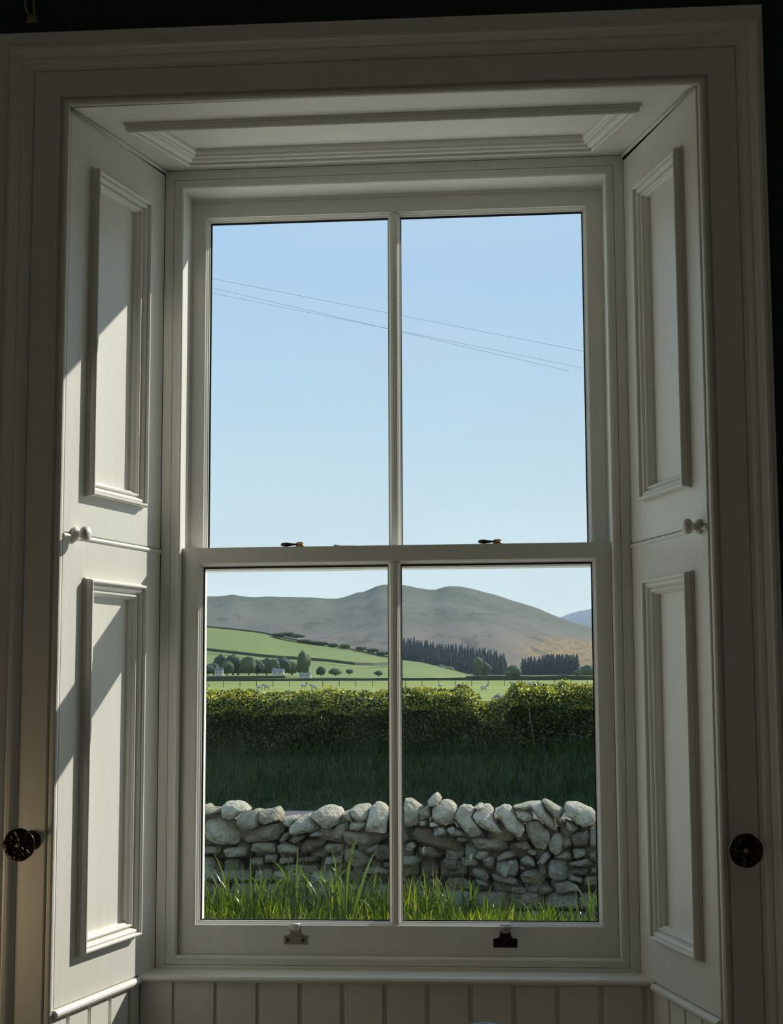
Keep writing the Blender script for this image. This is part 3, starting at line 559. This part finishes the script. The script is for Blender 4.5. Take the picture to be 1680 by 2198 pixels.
cbot = [(858, 1424), (905, 1430), (960, 1438), (1010, 1449), (1090, 1452)]
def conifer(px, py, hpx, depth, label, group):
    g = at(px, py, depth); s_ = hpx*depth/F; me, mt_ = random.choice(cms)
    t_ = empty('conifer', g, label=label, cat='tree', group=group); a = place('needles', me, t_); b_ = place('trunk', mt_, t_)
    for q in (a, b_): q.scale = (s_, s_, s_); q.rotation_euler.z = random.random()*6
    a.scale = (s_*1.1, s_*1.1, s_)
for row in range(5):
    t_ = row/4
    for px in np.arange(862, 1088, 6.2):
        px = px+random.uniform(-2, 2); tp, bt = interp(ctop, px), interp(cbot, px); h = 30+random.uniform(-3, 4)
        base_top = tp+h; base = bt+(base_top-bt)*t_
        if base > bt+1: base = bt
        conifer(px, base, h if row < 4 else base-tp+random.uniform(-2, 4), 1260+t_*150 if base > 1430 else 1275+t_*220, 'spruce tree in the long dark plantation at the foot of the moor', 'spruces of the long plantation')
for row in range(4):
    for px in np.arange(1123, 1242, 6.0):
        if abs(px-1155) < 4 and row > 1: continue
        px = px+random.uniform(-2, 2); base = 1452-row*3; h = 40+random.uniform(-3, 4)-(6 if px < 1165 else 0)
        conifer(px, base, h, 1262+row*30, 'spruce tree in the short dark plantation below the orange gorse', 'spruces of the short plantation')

# fence, sheep, cables
fe = empty('wire_fence', on_field(640, 297), label='thin wire fence with dark posts across the sheep pasture', cat='fence')
def fpost(px):
    g = on_field(px, 297); mb = MB(); mb.box(g.x-.06, g.y-.06, g.z-.3, g.x+.06, g.y+.06, g.z+1.15); mb.out('post', wall_line, fe)
for i in range(-4, 24): fpost(444+i*35.5)
for h_ in (.5, .8, 1.1):
    mb = MB(); mb.tube([on_field(300, 297)+Vector((0, -.07, h_)), on_field(1260, 297)+Vector((0, -.07, h_))], .012, 4); mb.out('wire', cable_m, fe)
def sheep(px, y, rz, label):
    g = on_field(px, y); t_ = empty('sheep', g, label=label, cat='sheep', group='sheep in the pasture')
    b = bmesh.new(); bmesh.ops.create_icosphere(b, subdivisions=3, radius=1)
    for v in b.verts:
        n_ = noise.fractal(v.co*3, 1, 2, 3); v.co *= 1+.10*n_; v.co = Vector((v.co.x*.52*(1-.12*v.co.x), v.co.y*.27, v.co.z*.30+.60))
        # neck and head grow from the front of the body
    me = bpy.data.meshes.new('body'); b.to_mesh(me); b.free(); me.materials.append(wool); me.shade_smooth(); body = place('fleece', me, t_)
    L = [((.40, 0, .72), .15), ((.52, 0, .84), .11), ((.60, 0, .90), .095), ((.70, 0, .84), .075), ((.78, 0, .78), .045)]
    mb = MB(); mb.skin([[Vector(c)+Vector((-.35*math.sin(a)*r_, r_*math.cos(a), r_*math.sin(a))) for a in (2*math.pi*j/10 for j in range(10))] for c, r_ in L], True, True, True); o = mb.out('head', sheep_face, smooth=True); o.parent = t_
    for s_ in (-1, 1):
        mb = MB(); mb.skin([[(.56, s_*.08, .93), (.60, s_*.08, .93), (.58, s_*.09, .90)], [(.55, s_*.19, .92), (.57, s_*.19, .92), (.56, s_*.19, .90)]], True, True, True); o = mb.out('ear', sheep_face); o.parent = t_
        for fx, bend in ((.30, .02), (-.32, -.03)):
            mb = MB(); mb.tube([(fx, s_*.13, .50), (fx+bend, s_*.13, .27), (fx-bend*.3, s_*.13, .0)], .05, 8, .03); o = mb.out('leg', sheep_face, smooth=True); o.parent = t_
    t_.rotation_euler.z = rz; t_.scale = (1.05,)*3
for px, y, rz, lb in ((1038, 246, .4, 'nearest sheep, standing in the gap of the hedge'), (1101, 285, 2.8, 'sheep standing right of the hedge gap'), (1138, 287, .2, 'sheep at the right, just above the hedge'), (557, 262, .3, 'sheep grazing near the fence, left part of the pasture'), (572, 268, 2.9, 'second sheep beside the left grazing one'), (652, 278, .1, 'sheep behind the fence below the low white shed'), (673, 262, 3, 'sheep just above the hedge right of the low white shed'), (441, 262, .2, 'sheep at the far left edge of the pasture'), (944, 280, 1.2, 'sheep behind the hedge right of the glazing bar'), (985, 276, .5, 'small sheep between the glazing bar and the gap')):
    sheep(px, y, rz, lb)
def cable(a, b_, label):
    A = aty(a[0], a[1], 33); B = aty(b_[0], b_[1], 33); d = (B-A); A2 = A-d*1.0; B2 = B+d*1.0
    P = [A2+(B2-A2)*t_ for t_ in np.linspace(0, 1, 13)]
    mb = MB(); mb.tube(P, .0032, 5); mb.out('overhead_cable', cable_m, label=label, cat='cable', group='overhead cables')
cable((455, 598), (1252, 754), 'upper of the thin overhead cables sloping down to the right')
cable((455, 618), (833, 706), 'middle of the three thin overhead cables'); cable((455, 629), (1252, 790), 'lowest of the thin overhead cables sloping down to the right')

# ------------------------------------------------------------------ blades and leaves (numpy)
def blades(name, base, hgt, wid, m, lean=.35, seg=3, **k):
    """base (n,3), hgt (n,), wid (n,)  -> one mesh of curved, tapering blades"""
    n = len(base); az = rng.uniform(0, 2*np.pi, n); le = np.abs(rng.normal(0, lean, n)); fac = rng.uniform(0, 2*np.pi, n)
    sx_ = np.cos(fac); sy_ = np.sin(fac); V = np.zeros((n, seg*2+1, 3)); dx = np.cos(az); dy = np.sin(az)
    for i in range(seg+1):
        t_ = i/seg; cx = base[:, 0]+dx*le*hgt*t_**2; cy_ = base[:, 1]+dy*le*hgt*t_**2; cz = base[:, 2]+hgt*(t_-.35*np.minimum(le, 1.2)*t_**2.2)
        if i == seg: V[:, -1] = np.stack([cx, cy_, cz], 1)
        else:
            w_ = wid*.5*(1-.55*t_); V[:, 2*i] = np.stack([cx-sx_*w_, cy_-sy_*w_, cz], 1); V[:, 2*i+1] = np.stack([cx+sx_*w_, cy_+sy_*w_, cz], 1)
    nv = seg*2+1; offs = np.arange(n)*nv; Fc = []
    for i in range(seg-1):
        q = np.stack([offs+2*i, offs+2*i+1, offs+2*i+3, offs+2*i+2], 1); Fc.append(q)
    quads = np.concatenate(Fc) if Fc else np.zeros((0, 4), int); tris = np.stack([offs+2*(seg-1), offs+2*(seg-1)+1, offs+nv-1], 1)
    return raw_mesh(name, V.reshape(-1, 3), quads, tris, m, **k)
def raw_mesh(name, V, quads, tris, m, **k):
    me = bpy.data.meshes.new(name); me.vertices.add(len(V)); me.vertices.foreach_set('co', V.astype(np.float32).ravel())
    nl = len(quads)*4+len(tris)*3; me.loops.add(nl); me.loops.foreach_set('vertex_index', np.concatenate([quads.ravel(), tris.ravel()]).astype(np.int32))
    me.polygons.add(len(quads)+len(tris)); me.polygons.foreach_set('loop_start', np.concatenate([np.arange(len(quads))*4, len(quads)*4+np.arange(len(tris))*3]).astype(np.int32))
    me.materials.append(m); me.update(calc_edges=True); me.validate(); return place(name, me, **k)

# tall grass against the garden wall
n = 15000
bx = rng.uniform(-4.4, 3.4, n); by = rng.uniform(7.0, 8.66, n); keep = by > 6.4; bx, by = bx[keep], by[keep]; n = len(bx)
tall = np.array([interp([(-4, .42), (-1.9, .42), (-1.2, .38), (-.7, .46), (-.35, .44), (-.1, .30), (.35, .30), (.6, .22), (.9, .16), (1.3, .24), (3, .3)], x) for x in bx])
clump = np.array([.62+.9*max(0, noise.noise(Vector((x*3.3, y*3.3, 1)))+.15) for x, y in zip(bx, by)])
hg = tall*clump*rng.uniform(.45, 1.15, n)*np.clip((by-6.9)/.9, .3, 1)*np.clip((8.9-by)/.5, .4, 1)
blades('lawn_grass', np.stack([bx, by, np.array([lawn_z(x, y) for x, y in zip(bx, by)])-.01], 1), hg, rng.uniform(.006, .013, n), blade_m, .4, kind='stuff', label='tall unmown grass growing along the foot of the stone wall')
# verge behind the lane
n = 16000
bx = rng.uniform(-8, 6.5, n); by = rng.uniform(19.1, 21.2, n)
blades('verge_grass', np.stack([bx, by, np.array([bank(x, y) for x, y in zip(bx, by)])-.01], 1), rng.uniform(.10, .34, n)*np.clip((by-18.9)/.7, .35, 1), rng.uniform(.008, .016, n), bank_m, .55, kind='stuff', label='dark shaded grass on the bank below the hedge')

# hedge: leafy shell round a dark core
def hedge_top(x):
    d = x-HG; gap = -.27*math.exp(-(d/.27)**4)
    return 1.27+.10*min(1, max(0, (x-HG+2.2)/2.6))+.05*noise.noise(Vector((x*1.7, 0, 5)))+.03*noise.noise(Vector((x*5.1, 0, 9)))+gap
HY = 21.0
HG = aty(1052, 1500, HY).x
def leaves(name, n, fpos, size, m, **k):
    P = np.zeros((n, 3)); N = np.zeros((n, 3))
    for i in range(n): p_, q_ = fpos(); P[i] = p_; N[i] = q_
    a = rng.normal(0, 1, (n, 3)); N = N+a*.75; N /= np.linalg.norm(N, axis=1)[:, None]
    t_ = np.cross(N, rng.normal(0, 1, (n, 3))); t_ /= np.linalg.norm(t_, axis=1)[:, None]; b_ = np.cross(N, t_); s_ = rng.uniform(size[0], size[1], n)[:, None]
    V = np.stack([P-t_*s_*.5, P-b_*s_*.27+N*s_*.06-t_*.05*s_, P+t_*s_*.5, P+b_*s_*.27+N*s_*.06-t_*.05*s_], 1).reshape(-1, 3)
    o = np.arange(n)*4; tr = np.concatenate([np.stack([o, o+1, o+2], 1), np.stack([o, o+2, o+3], 1)])
    return raw_mesh(name, V, np.zeros((0, 4), int), tr, m, **k)
def shoulder(x, y): t_ = max(0, 1-(y-HY)/.50); return hedge_top(x)-.30*t_*t_
def hp():
    x = random.uniform(-7.6, 6.2); tz = hedge_top(x)-.27; base = .30
    if random.random() < .60:
        z = random.uniform(base, tz); bul = .22*noise.noise(Vector((x*1.6, z*2.2, 0)))+.08*noise.noise(Vector((x*4.5, z*4.5, 2)))
        return (x, HY+.04-bul+random.uniform(-.03, .06), z), (0, -1, .15)
    y = HY+random.random()**1.4*1.0; return (x, y, shoulder(x, y)+.07*noise.noise(Vector((x*4, y*4, 7)))+random.uniform(-.05, .04)), (0, -.5, 1)
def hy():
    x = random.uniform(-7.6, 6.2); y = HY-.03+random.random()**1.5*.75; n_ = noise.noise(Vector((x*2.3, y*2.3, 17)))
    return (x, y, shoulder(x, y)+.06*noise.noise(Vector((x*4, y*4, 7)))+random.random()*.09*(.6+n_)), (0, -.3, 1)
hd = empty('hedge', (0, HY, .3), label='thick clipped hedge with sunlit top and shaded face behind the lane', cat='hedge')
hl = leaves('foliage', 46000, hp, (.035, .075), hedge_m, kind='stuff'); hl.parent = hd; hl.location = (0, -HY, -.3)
hl = leaves('sunlit_top_leaves', 19000, hy, (.03, .06), sunlit_top_m, kind='stuff', label='yellow-green leaves along the hedge top, sunlight put into their colour'); hl.parent = hd; hl.location = (0, -HY, -.3)
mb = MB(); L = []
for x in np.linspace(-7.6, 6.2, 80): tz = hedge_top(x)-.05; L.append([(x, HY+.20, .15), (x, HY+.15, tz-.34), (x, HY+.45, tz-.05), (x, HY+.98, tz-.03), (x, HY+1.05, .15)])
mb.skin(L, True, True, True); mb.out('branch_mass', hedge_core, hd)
for pts in ([(1135, 1520), (1140, 1560), (1147, 1600), (1149, 1635)], [(570, 1590), (577, 1605), (583, 1623)], [(1000, 1575), (985, 1600), (979, 1622)], [(1038, 1590), (1050, 1620), (1053, 1650)], [(1110, 1605), (1095, 1618), (1085, 1625)]):
    mb = MB(); mb.tube([aty(a, b_, HY-.10) for a, b_ in pts], .009, 6, .006); mb.out('bare_twig', twig_m, hd, smooth=True)

# ------------------------------------------------------------------ dry stone wall, stone by stone
WY = 8.80
RSt = """60,215 110,215 215,290 185,420 60,465|190,310 270,265 290,290 285,370 190,385|255,220 325,163 365,220 330,270 270,275|290,270 380,225 440,230 495,290 460,400 380,430 300,385|480,340 530,265 600,270 650,300 620,370 710,490 610,525 540,450 490,390|620,350 690,270 760,260 800,310 800,390 910,530 830,500 720,460 650,400|635,290 680,262 720,270 680,310|800,310 880,262 930,270 1000,375 1060,460 1010,535 900,460 860,390|985,320 1030,280 1125,345 1110,385 1050,410 990,360|950,280 1090,245 1200,240 1210,260 1100,300 990,315|1100,265 1190,238 1240,310 1290,370 1335,490 1250,450 1180,390 1140,340|1195,235 1225,220 1310,265 1380,310 1370,350 1330,400 1270,340|1380,290 1400,245 1500,245 1635,310 1635,420 1540,450 1480,420 1440,380 1385,350|1060,420 1100,385 1170,400 1260,490 1275,560 1220,640 1150,620 1100,560 1070,490|1250,580 1290,495 1350,500 1375,550 1350,640 1300,680 1255,640|1360,540 1430,530 1440,590 1380,625|1440,500 1500,480 1575,485 1590,520 1570,600 1460,610 1435,560|1590,455 1660,445 1660,605 1590,600|1390,390 1470,420 1510,470 1440,500 1400,460|1445,620 1550,612 1565,680 1460,705|1585,650 1660,620 1660,745 1590,710|105,545 160,445 300,460 420,520 535,555 525,655 400,635 250,590|300,450 380,440 430,490 400,520 310,490|430,450 500,455 590,500 580,525 450,515|500,520 590,540 570,570 500,560|620,545 640,535 880,530 930,630 830,650 650,620|960,580 1080,560 1110,620 1060,645 980,610|1080,620 1160,640 1140,680 1080,660|70,590 130,565 165,600 130,650 70,650|40,680 180,685 215,720 150,760 40,765|180,610 300,600 355,680 310,700 210,680|640,690 680,630 760,640 755,690 700,720|700,710 760,680 810,700 800,800 720,770|820,690 900,645 980,650 980,690 830,725|820,740 850,715 990,710 1010,800 990,850 820,830|1010,710 1080,665 1130,720 1145,770 1040,760|1010,750 1080,780 1060,800 1010,790|1150,750 1190,670 1250,645 1275,690 1190,770|1285,700 1350,645 1420,640 1440,680 1430,715|1240,750 1270,715 1400,715 1420,800 1410,870 1300,885 1250,850|1415,745 1580,695 1620,750 1560,775 1430,770|1430,800 1470,780 1580,785 1580,830 1500,850 1440,830|1590,775 1660,760 1660,830 1595,830|1420,850 1450,835 1540,870 1530,915 1420,885|1015,850 1050,800 1140,790 1210,840 1225,890 1190,925 1050,910|1290,900 1420,885 1500,930 1480,985 1320,1000|770,830 830,825 1000,870 1005,930 900,920 800,890|620,780 720,785 760,850 740,890 640,850|530,700 640,700 680,740 650,770 540,765|640,870 720,880 760,930 680,930|1160,950 1240,920 1290,960 1280,1010 1170,1000|190,400 260,385 265,430 200,445|380,700 500,705 510,800 400,800|1540,860 1660,830 1660,930 1550,940|940,930 1060,940 1070,1000 950,990|270,400 340,390 360,430 280,440|460,390 500,400 540,450 500,455|-60,300 50,290 50,440 -60,450|-60,470 90,480 95,560 -60,570"""
LSt = """40,290 150,290 200,315 110,350 40,365|205,270 240,235 320,235 380,265 430,315 350,330 290,385 210,370|320,390 380,330 480,300 525,310 520,380 500,450 380,470|515,310 600,300 655,280 695,360 690,400 600,410 560,425 515,400|80,380 200,360 320,400 385,490 330,590 200,590 100,540 70,450|375,560 400,500 590,420 690,410 720,480 660,550 520,570 420,585|700,370 840,355 830,380 770,450 720,430|770,440 830,370 930,340 1020,450 960,480 790,505|930,350 1010,290 1090,270 1170,300 1200,370 1150,430 1060,465 990,400|1200,330 1250,310 1280,370 1270,410 1220,370|1255,310 1300,270 1400,265 1425,300 1400,380 1340,400 1280,360|1425,280 1470,240 1530,260 1590,320 1570,400 1560,510 1400,515 1395,430|1270,400 1390,400 1390,440 1330,475 1250,460|1080,520 1150,430 1240,400 1250,450 1200,570 1090,565|1200,480 1380,480 1520,520 1520,570 1390,610 1220,580|850,600 900,540 1040,520 1065,580 960,650 860,660|740,560 780,510 890,500 880,535 800,590|920,520 980,470 1050,490 1040,520|680,560 720,490 765,480 760,510 720,570|430,640 460,570 640,575 655,640 640,660 480,660|665,600 710,565 830,610 840,660 760,670 670,655|1045,600 1070,580 1200,580 1200,640 1130,665 1060,650|1210,620 1330,630 1440,690 1440,750 1300,770 1210,720|1380,620 1500,580 1490,620 1440,665 1390,640|1450,660 1510,590 1660,590 1660,720 1480,720|220,620 420,600 425,680 250,700|40,590 200,600 200,660 40,670|20,410 95,440 80,470 20,470|40,500 130,520 100,560 40,560|810,690 1000,680 1000,730 830,740|560,670 660,670 650,740 560,740|1370,780 1480,765 1590,790 1570,830 1400,830|1530,730 1660,730 1660,780 1540,770|440,700 550,690 550,760 450,760|680,690 800,690 800,745 680,745|700,760 850,750 1000,760 990,830 850,840 720,820|1050,690 1190,680 1200,750 1060,760|1570,520 1690,520 1690,585 1570,580|1590,330 1700,330 1700,500 1590,500|-120,300 30,300 30,400 -120,420|-120,430 30,440 30,560 -120,560"""
dw = empty('dry_stone_wall', (0, WY, GZ), label='grey dry stone wall with tilted cope stones between lawn and lane', cat='wall')
scount = 0
def stone(poly, depth, m, seed, y0=WY, bulge=.07, into=None):
    """poly: (x, z) outline of the visible face; a rounded, weathered block of the given depth behind it"""
    n = len(poly); P = []
    for i in range(n):      # round the outline: cut each corner
        a, b_ = Vector(poly[i]), Vector(poly[(i+1) % n]); P += [a+(b_-a)*.16, a+(b_-a)*.5+(Vector((random.uniform(-1, 1), random.uniform(-1, 1)))*.004), a+(b_-a)*.84]
    c = sum(P, Vector((0, 0)))/len(P); yc = y0+random.uniform(-.02, .03); L = []
    hx = max(abs(p_.x-c.x) for p_ in P); hz = max(abs(p_.y-c.y) for p_ in P)
    kx = random.uniform(-.15, .55) if bulge < .055 else random.uniform(.1, .95); kz = random.uniform(-.1, .45) if bulge < .055 else random.uniform(.15, .85)
    for s_, y in ((.72, depth), (.97, depth*.72), (1.0, depth*.35), (1.0, .02), (.95, -.018), (.84, -bulge*.55), (.66, -bulge*.85), (.42, -bulge*1.02), (.16, -bulge*1.08)):
        L.append([Vector((c.x+(p_.x-c.x)*s_, yc+y+(kx*(p_.x-c.x)*s_+kz*(p_.y-c.y)*s_)*(1 if y < .05 else .3), c.y+(p_.y-c.y)*s_)) for p_ in P])
    C3 = Vector((c.x, yc+.03, c.y)); cuts = []
    for q in range(7):     # flat broken faces
        n_ = Vector((random.uniform(-.7, 1.0), random.uniform(-1.2, -.1), random.uniform(-.6, 1.1))).normalized()
        sup = abs(n_.x)*hx*.80+abs(n_.y)*(bulge+.05)+abs(n_.z)*hz*.80; cuts.append((n_, sup*random.uniform(.74, 1.0)))
    for lp in L:
        for p_ in lp:
            for n_, d_ in cuts:
                e_ = (p_-C3).dot(n_)-d_
                if e_ > 0: p_ -= n_*e_*.9
            q = p_*7+Vector((seed*3.1, 0, 0)); d = noise.fractal(q, .8, 2, 4); d2 = noise.noise(p_*19+Vector((0, seed, 0)))
            p_ += Vector((noise.noise(q+Vector((9, 0, 0)))*.008, d*.026+d2*.008, noise.noise(q+Vector((0, 9, 0)))*.008))
    if into is not None: into.skin(L, True, True, True); return
    mb = MB(); mb.skin(L, True, True, True); o = mb.out('stone', m, dw, smooth=True)
    o.data.set_sharp_from_angle(angle=math.radians(24)); return o
mi_ = 0
for txt, ox in ((RSt, 850), (LSt, 420)):
    for s_ in txt.split('|'):
        pts = [tuple(float(q) for q in p_.split(',')) for p_ in s_.split()]
        pl_ = [(lambda p3: (p3.x, p3.z))(aty(ox+a/3.818, 1660+b_/3.818, WY-.03)) for a, b_ in pts]
        mi_ += 1; cy_ = sum(p_[1] for p_ in pts)/len(pts); scount += 1
        cope = cy_ < 480
        k = random.choice([5, 6, 6, 5, 0]) if cope else random.choice([1, 1, 3, 4, 0])  # copes take the paler mixes: their sunlit tops put into the colour
        if s_.startswith('105,545') or s_.startswith('960,580') or s_.startswith('1540,860'): k = 3
        stone(pl_, .30 if cope else .24, stone_ms[k], mi_, WY+(.0 if cope else .02), .06 if cope else .05)
# lichen crusts
for px, py, r_ in ((1082, 1872, .036), (945, 1785, .03), (968, 1783, .03), (1096, 1853, .02), (935, 1790, .018)):
    c = aty(px, py, WY-.075); mb = MB(); mb.rev([(r_, 0), (r_*.9, .008), (r_*.4, .012), (.001, .012)], (c.x, c.y+.012, c.z), (0, -1, 0), 14, wob=lambda a, r: 1+.15*math.cos(3*a+px)); mb.out('lichen_patch', lichen, dw)
# the rest of the wall: the low courses behind the grass and both ends outside the panes
xl, xr = aty(424, 1800, WY).x, aty(1287, 1800, WY).x
def filler(x0, x1, z0, z1, into=None):
    global scount
    z = z0
    while z < z1:
        h = random.uniform(.09, .15); x = x0
        while x < x1:
            w_ = random.uniform(.13, .30); j = lambda: random.uniform(-.012, .012)
            pl_ = [(x+.005+j()*.3, z+.006+j()), (x+w_*.5, z+.004+j()), (x+w_-.005, z+.008+j()), (x+w_+j(), z+h*.6), (x+w_-.012, z+h-.004+j()), (x+w_*.45, z+h-.002), (x+.008, z+h-.008+j()), (x+j(), z+h*.5)]
            stone(pl_, .24, stone_ms[random.choice([0, 1, 3, 4])], scount, WY+.03, .05, into); scount += 1; x += w_
        z += h
filler(xl-.5, xl, GZ, .36); filler(xr, xr+.5, GZ, .36)
far_ = MB(); filler(xl-4.5, xl-.5, GZ, .36, far_); filler(xr+.5, xr+4.5, GZ, .36, far_)
for x_ in list(np.arange(xl-4.5, xl, .17))+list(np.arange(xr+.12, xr+4.5, .17)):
    lean_ = random.uniform(-.05, .09); stone([(x_, .34), (x_+.14, .34), (x_+.15+lean_, .44), (x_+.10+lean_, .49), (x_+.02+lean_, .47)], .30, stone_ms[0], scount, WY+.02, .055, far_); scount += 1
far_o = far_.out('outlying_stones', stone_ms[0], dw, smooth=True, kind='stuff')
filler(xl, xr, GZ, -.26); filler(xl, aty(850, 1800, WY).x, -.26, -.11)
boxes('hearting', [(xl-4.45, WY+.12, GZ-.1, xr+4.45, WY+.50, .31)], hearting, parent=dw)
x = xl-.9
while x < xr+.9:      # cope stones on the far face of the wall
    w_ = random.uniform(.13, .22)
    if not (aty(598, 1750, WY).x-.02 < x+w_*.5 < aty(668, 1750, WY).x+.02):
        h_ = random.uniform(.36, .40); stone([(x-.02, .14), (x+w_, .14), (x+w_+.02, .27), (x+w_*.95, h_), (x+w_*.2, h_), (x-.03, .28)], .2, stone_ms[random.choice([0, 1, 4])], scount, WY+.32, .05); scount += 1
    x += w_*.95
xx_ = (aty(836, 1800, WY).x, aty(864, 1800, WY).x)
y_, WY_ = WY, WY
for z0_, z1_ in ((-.34, .22),):      # second skin of stones seen in the open joints
    z = z0_
    while z < z1_:
        h = random.uniform(.10, .15); x = xl-.3
        while x < xr+.3:
            w_ = random.uniform(.13, .26); stone([(x+.01, z), (x+w_*.5, z-.01), (x+w_, z+.01), (x+w_+.01, z+h*.6), (x+w_*.7, z+h), (x+.01, z+h-.01)], .15, stone_ms[random.choice([1, 3, 4])], scount, WY+.115, .05); scount += 1; x += w_
        z += h
filler_x = aty(836, 1800, WY).x
# ------------------------------------------------------------------ strap-leaved clumps and spent daffodils by the wall
def strap_mesh(bend, L=1.0, wd=.034, fold=None):
    mb = MB(); n = 9; ang = math.radians(88); x = z = 0; P = []
    for i in range(n+1):
        P.append((x, z)); t_ = i/n; ang -= bend*(t_**1.6)*.9/n*2; 
        if fold and i == fold: ang -= 1.5
        x += math.cos(ang)*L/n; z += math.sin(ang)*L/n
    V = []
    for i, (x, z) in enumerate(P): w_ = wd*(1-.2*abs(i/n-.3))*(1 if i < n-2 else (.75 if i == n-2 else (.5 if i == n-1 else .04))); V += [(x, -w_/2, z), (x, 0, z-.12*w_), (x, w_/2, z)]
    Fc = []
    for i in range(n): Fc += [(3*i, 3*i+1, 3*i+4, 3*i+3), (3*i+1, 3*i+2, 3*i+5, 3*i+4)]
    me = bpy.data.meshes.new('leaf'); me.from_pydata(V, [], Fc); me.materials.append(leaf_m); me.shade_smooth(); return me
straps = [strap_mesh(.35), strap_mesh(.8), strap_mesh(1.6), strap_mesh(2.6), strap_mesh(1.0, fold=6), strap_mesh(.6, fold=5)]
clumps = [(448, .48), (492, .56), (535, .50), (578, .54), (620, .58), (662, .50), (700, .58), (733, .66), (775, .48), (815, .50), (905, .46), (935, .50), (968, .44), (1010, .40), (1060, .30), (1175, .30), (1235, .30), (1275, .40)]
for i, (px, h) in enumerate(clumps):
    yy = WY-.62-.75*((i*7) % 5)/5; g = aty(px, 1960, yy); g.z = lawn_z(g.x, yy)-.01
    t_ = empty('leafy_clump', g, label='%s clump of long green strap leaves from the left, growing against the stone wall' % ords[i], cat='plant', group='strap-leaved clumps below the wall')
    for j in range(22):
        o = place('leaf', straps[random.choice([0, 1, 1, 2, 2, 3, 4, 5])], t_); s_ = h*random.uniform(.6, 1.1); o.scale = (s_, s_*random.uniform(.8, 1.4), s_); o.location = (random.uniform(-.07, .07), random.uniform(-.06, .06), 0); o.rotation_euler = (random.uniform(-.18, .18), random.uniform(-.1, .15), random.uniform(0, 6.28))
for px, py, h, lb in ((905, 1820, .55, 'spent daffodil with a pale withered flower, left one in the right pane'), (1007, 1836, .5, 'spent daffodil with a pale drooping flower, right one')):
    tip = aty(px, py, WY-.30); g = Vector((tip.x-.04, tip.y, GZ)); t_ = empty('daffodil', g, label=lb, cat='flower', group='spent daffodils')
    d = tip-g; mb = MB(); mb.tube([(0, 0, 0), (-.02, 0, d.z*.5), (0, 0, d.z*.93), (.02, 0, d.z*1.0), (d.x, 0, d.z*.985)], .0045, 6); o = mb.out('stem', leaf_m, smooth=True); o.parent = t_
    for j in range(6):
        a = j*math.pi/3; mb = MB(); c = Vector((d.x, 0, d.z*.98)); e = Vector((.35, math.cos(a), math.sin(a)*1.0-.5)).normalized(); s2 = e.cross(Vector((1, 0, 0))).normalized()
        mb.v = [c, c+e*.022+s2*.010, c+e*.05+Vector((.008, 0, -.004)), c+e*.022-s2*.010]; mb.f = [(0, 1, 2), (0, 2, 3)]; o = make('petal', mb.v, mb.f, petal, fixn=False); o.parent = t_
    mb = MB(); mb.rev([(.005, 0), (.008, .012), (.012, .022)], (d.x, 0, d.z*.98), (.9, -.3, -.3), 10, cap=False); o = mb.out('trumpet', petal); o.parent = t_
# rough stone standing in the gap of the hedge
c = aty(1070, 1497, HY+1.35); t_ = empty('stone_pier', (c.x, c.y, -.2), label='grey pointed stone showing through the gap of the hedge', cat='stone')
b = bmesh.new(); bmesh.ops.create_icosphere(b, subdivisions=3, radius=1)
for v in b.verts:
    v.co *= 1+.25*noise.fractal(v.co*1.3, 1, 2, 3); v.co = Vector((v.co.x*.26, v.co.y*.2, v.co.z*.07-abs(v.co.x)*.17+.10))
me = bpy.data.meshes.new('cap'); b.to_mesh(me); b.free(); me.materials.append(stone_ms[4]); o = place('cap', me, t_); o.location = (0, 0, c.z+.1)
mb = MB(); mb.skin([[(-.24, -.14, -.3), (.24, -.14, -.3), (.24, .14, -.3), (-.24, .14, -.3)], [(-.2, -.12, c.z+.13), (.2, -.12, c.z+.12), (.2, .12, c.z+.12), (-.2, .12, c.z+.13)]], True, True, True); o = mb.out('shaft', stone_ms[4]); o.parent = t_
# thin summer haze lying over the valley
hz = MB(); hz.box(-4000, 70, -20, 4000, 12000, 420); hm = bpy.data.materials.new('valley_haze'); hm.use_nodes = True; ht = hm.node_tree; ht.nodes.clear()
ho = ht.nodes.new('ShaderNodeOutputMaterial'); hv = ht.nodes.new('ShaderNodeVolumeScatter'); hv.inputs['Color'].default_value = (.86, .93, 1, 1); hv.inputs['Density'].default_value = .000035; hv.inputs['Anisotropy'].default_value = .2
ht.links.new(hv.outputs[0], ho.inputs['Volume']); hz.out('haze', hm, kind='stuff', label='thin pale haze over the valley and hills', cat='haze')
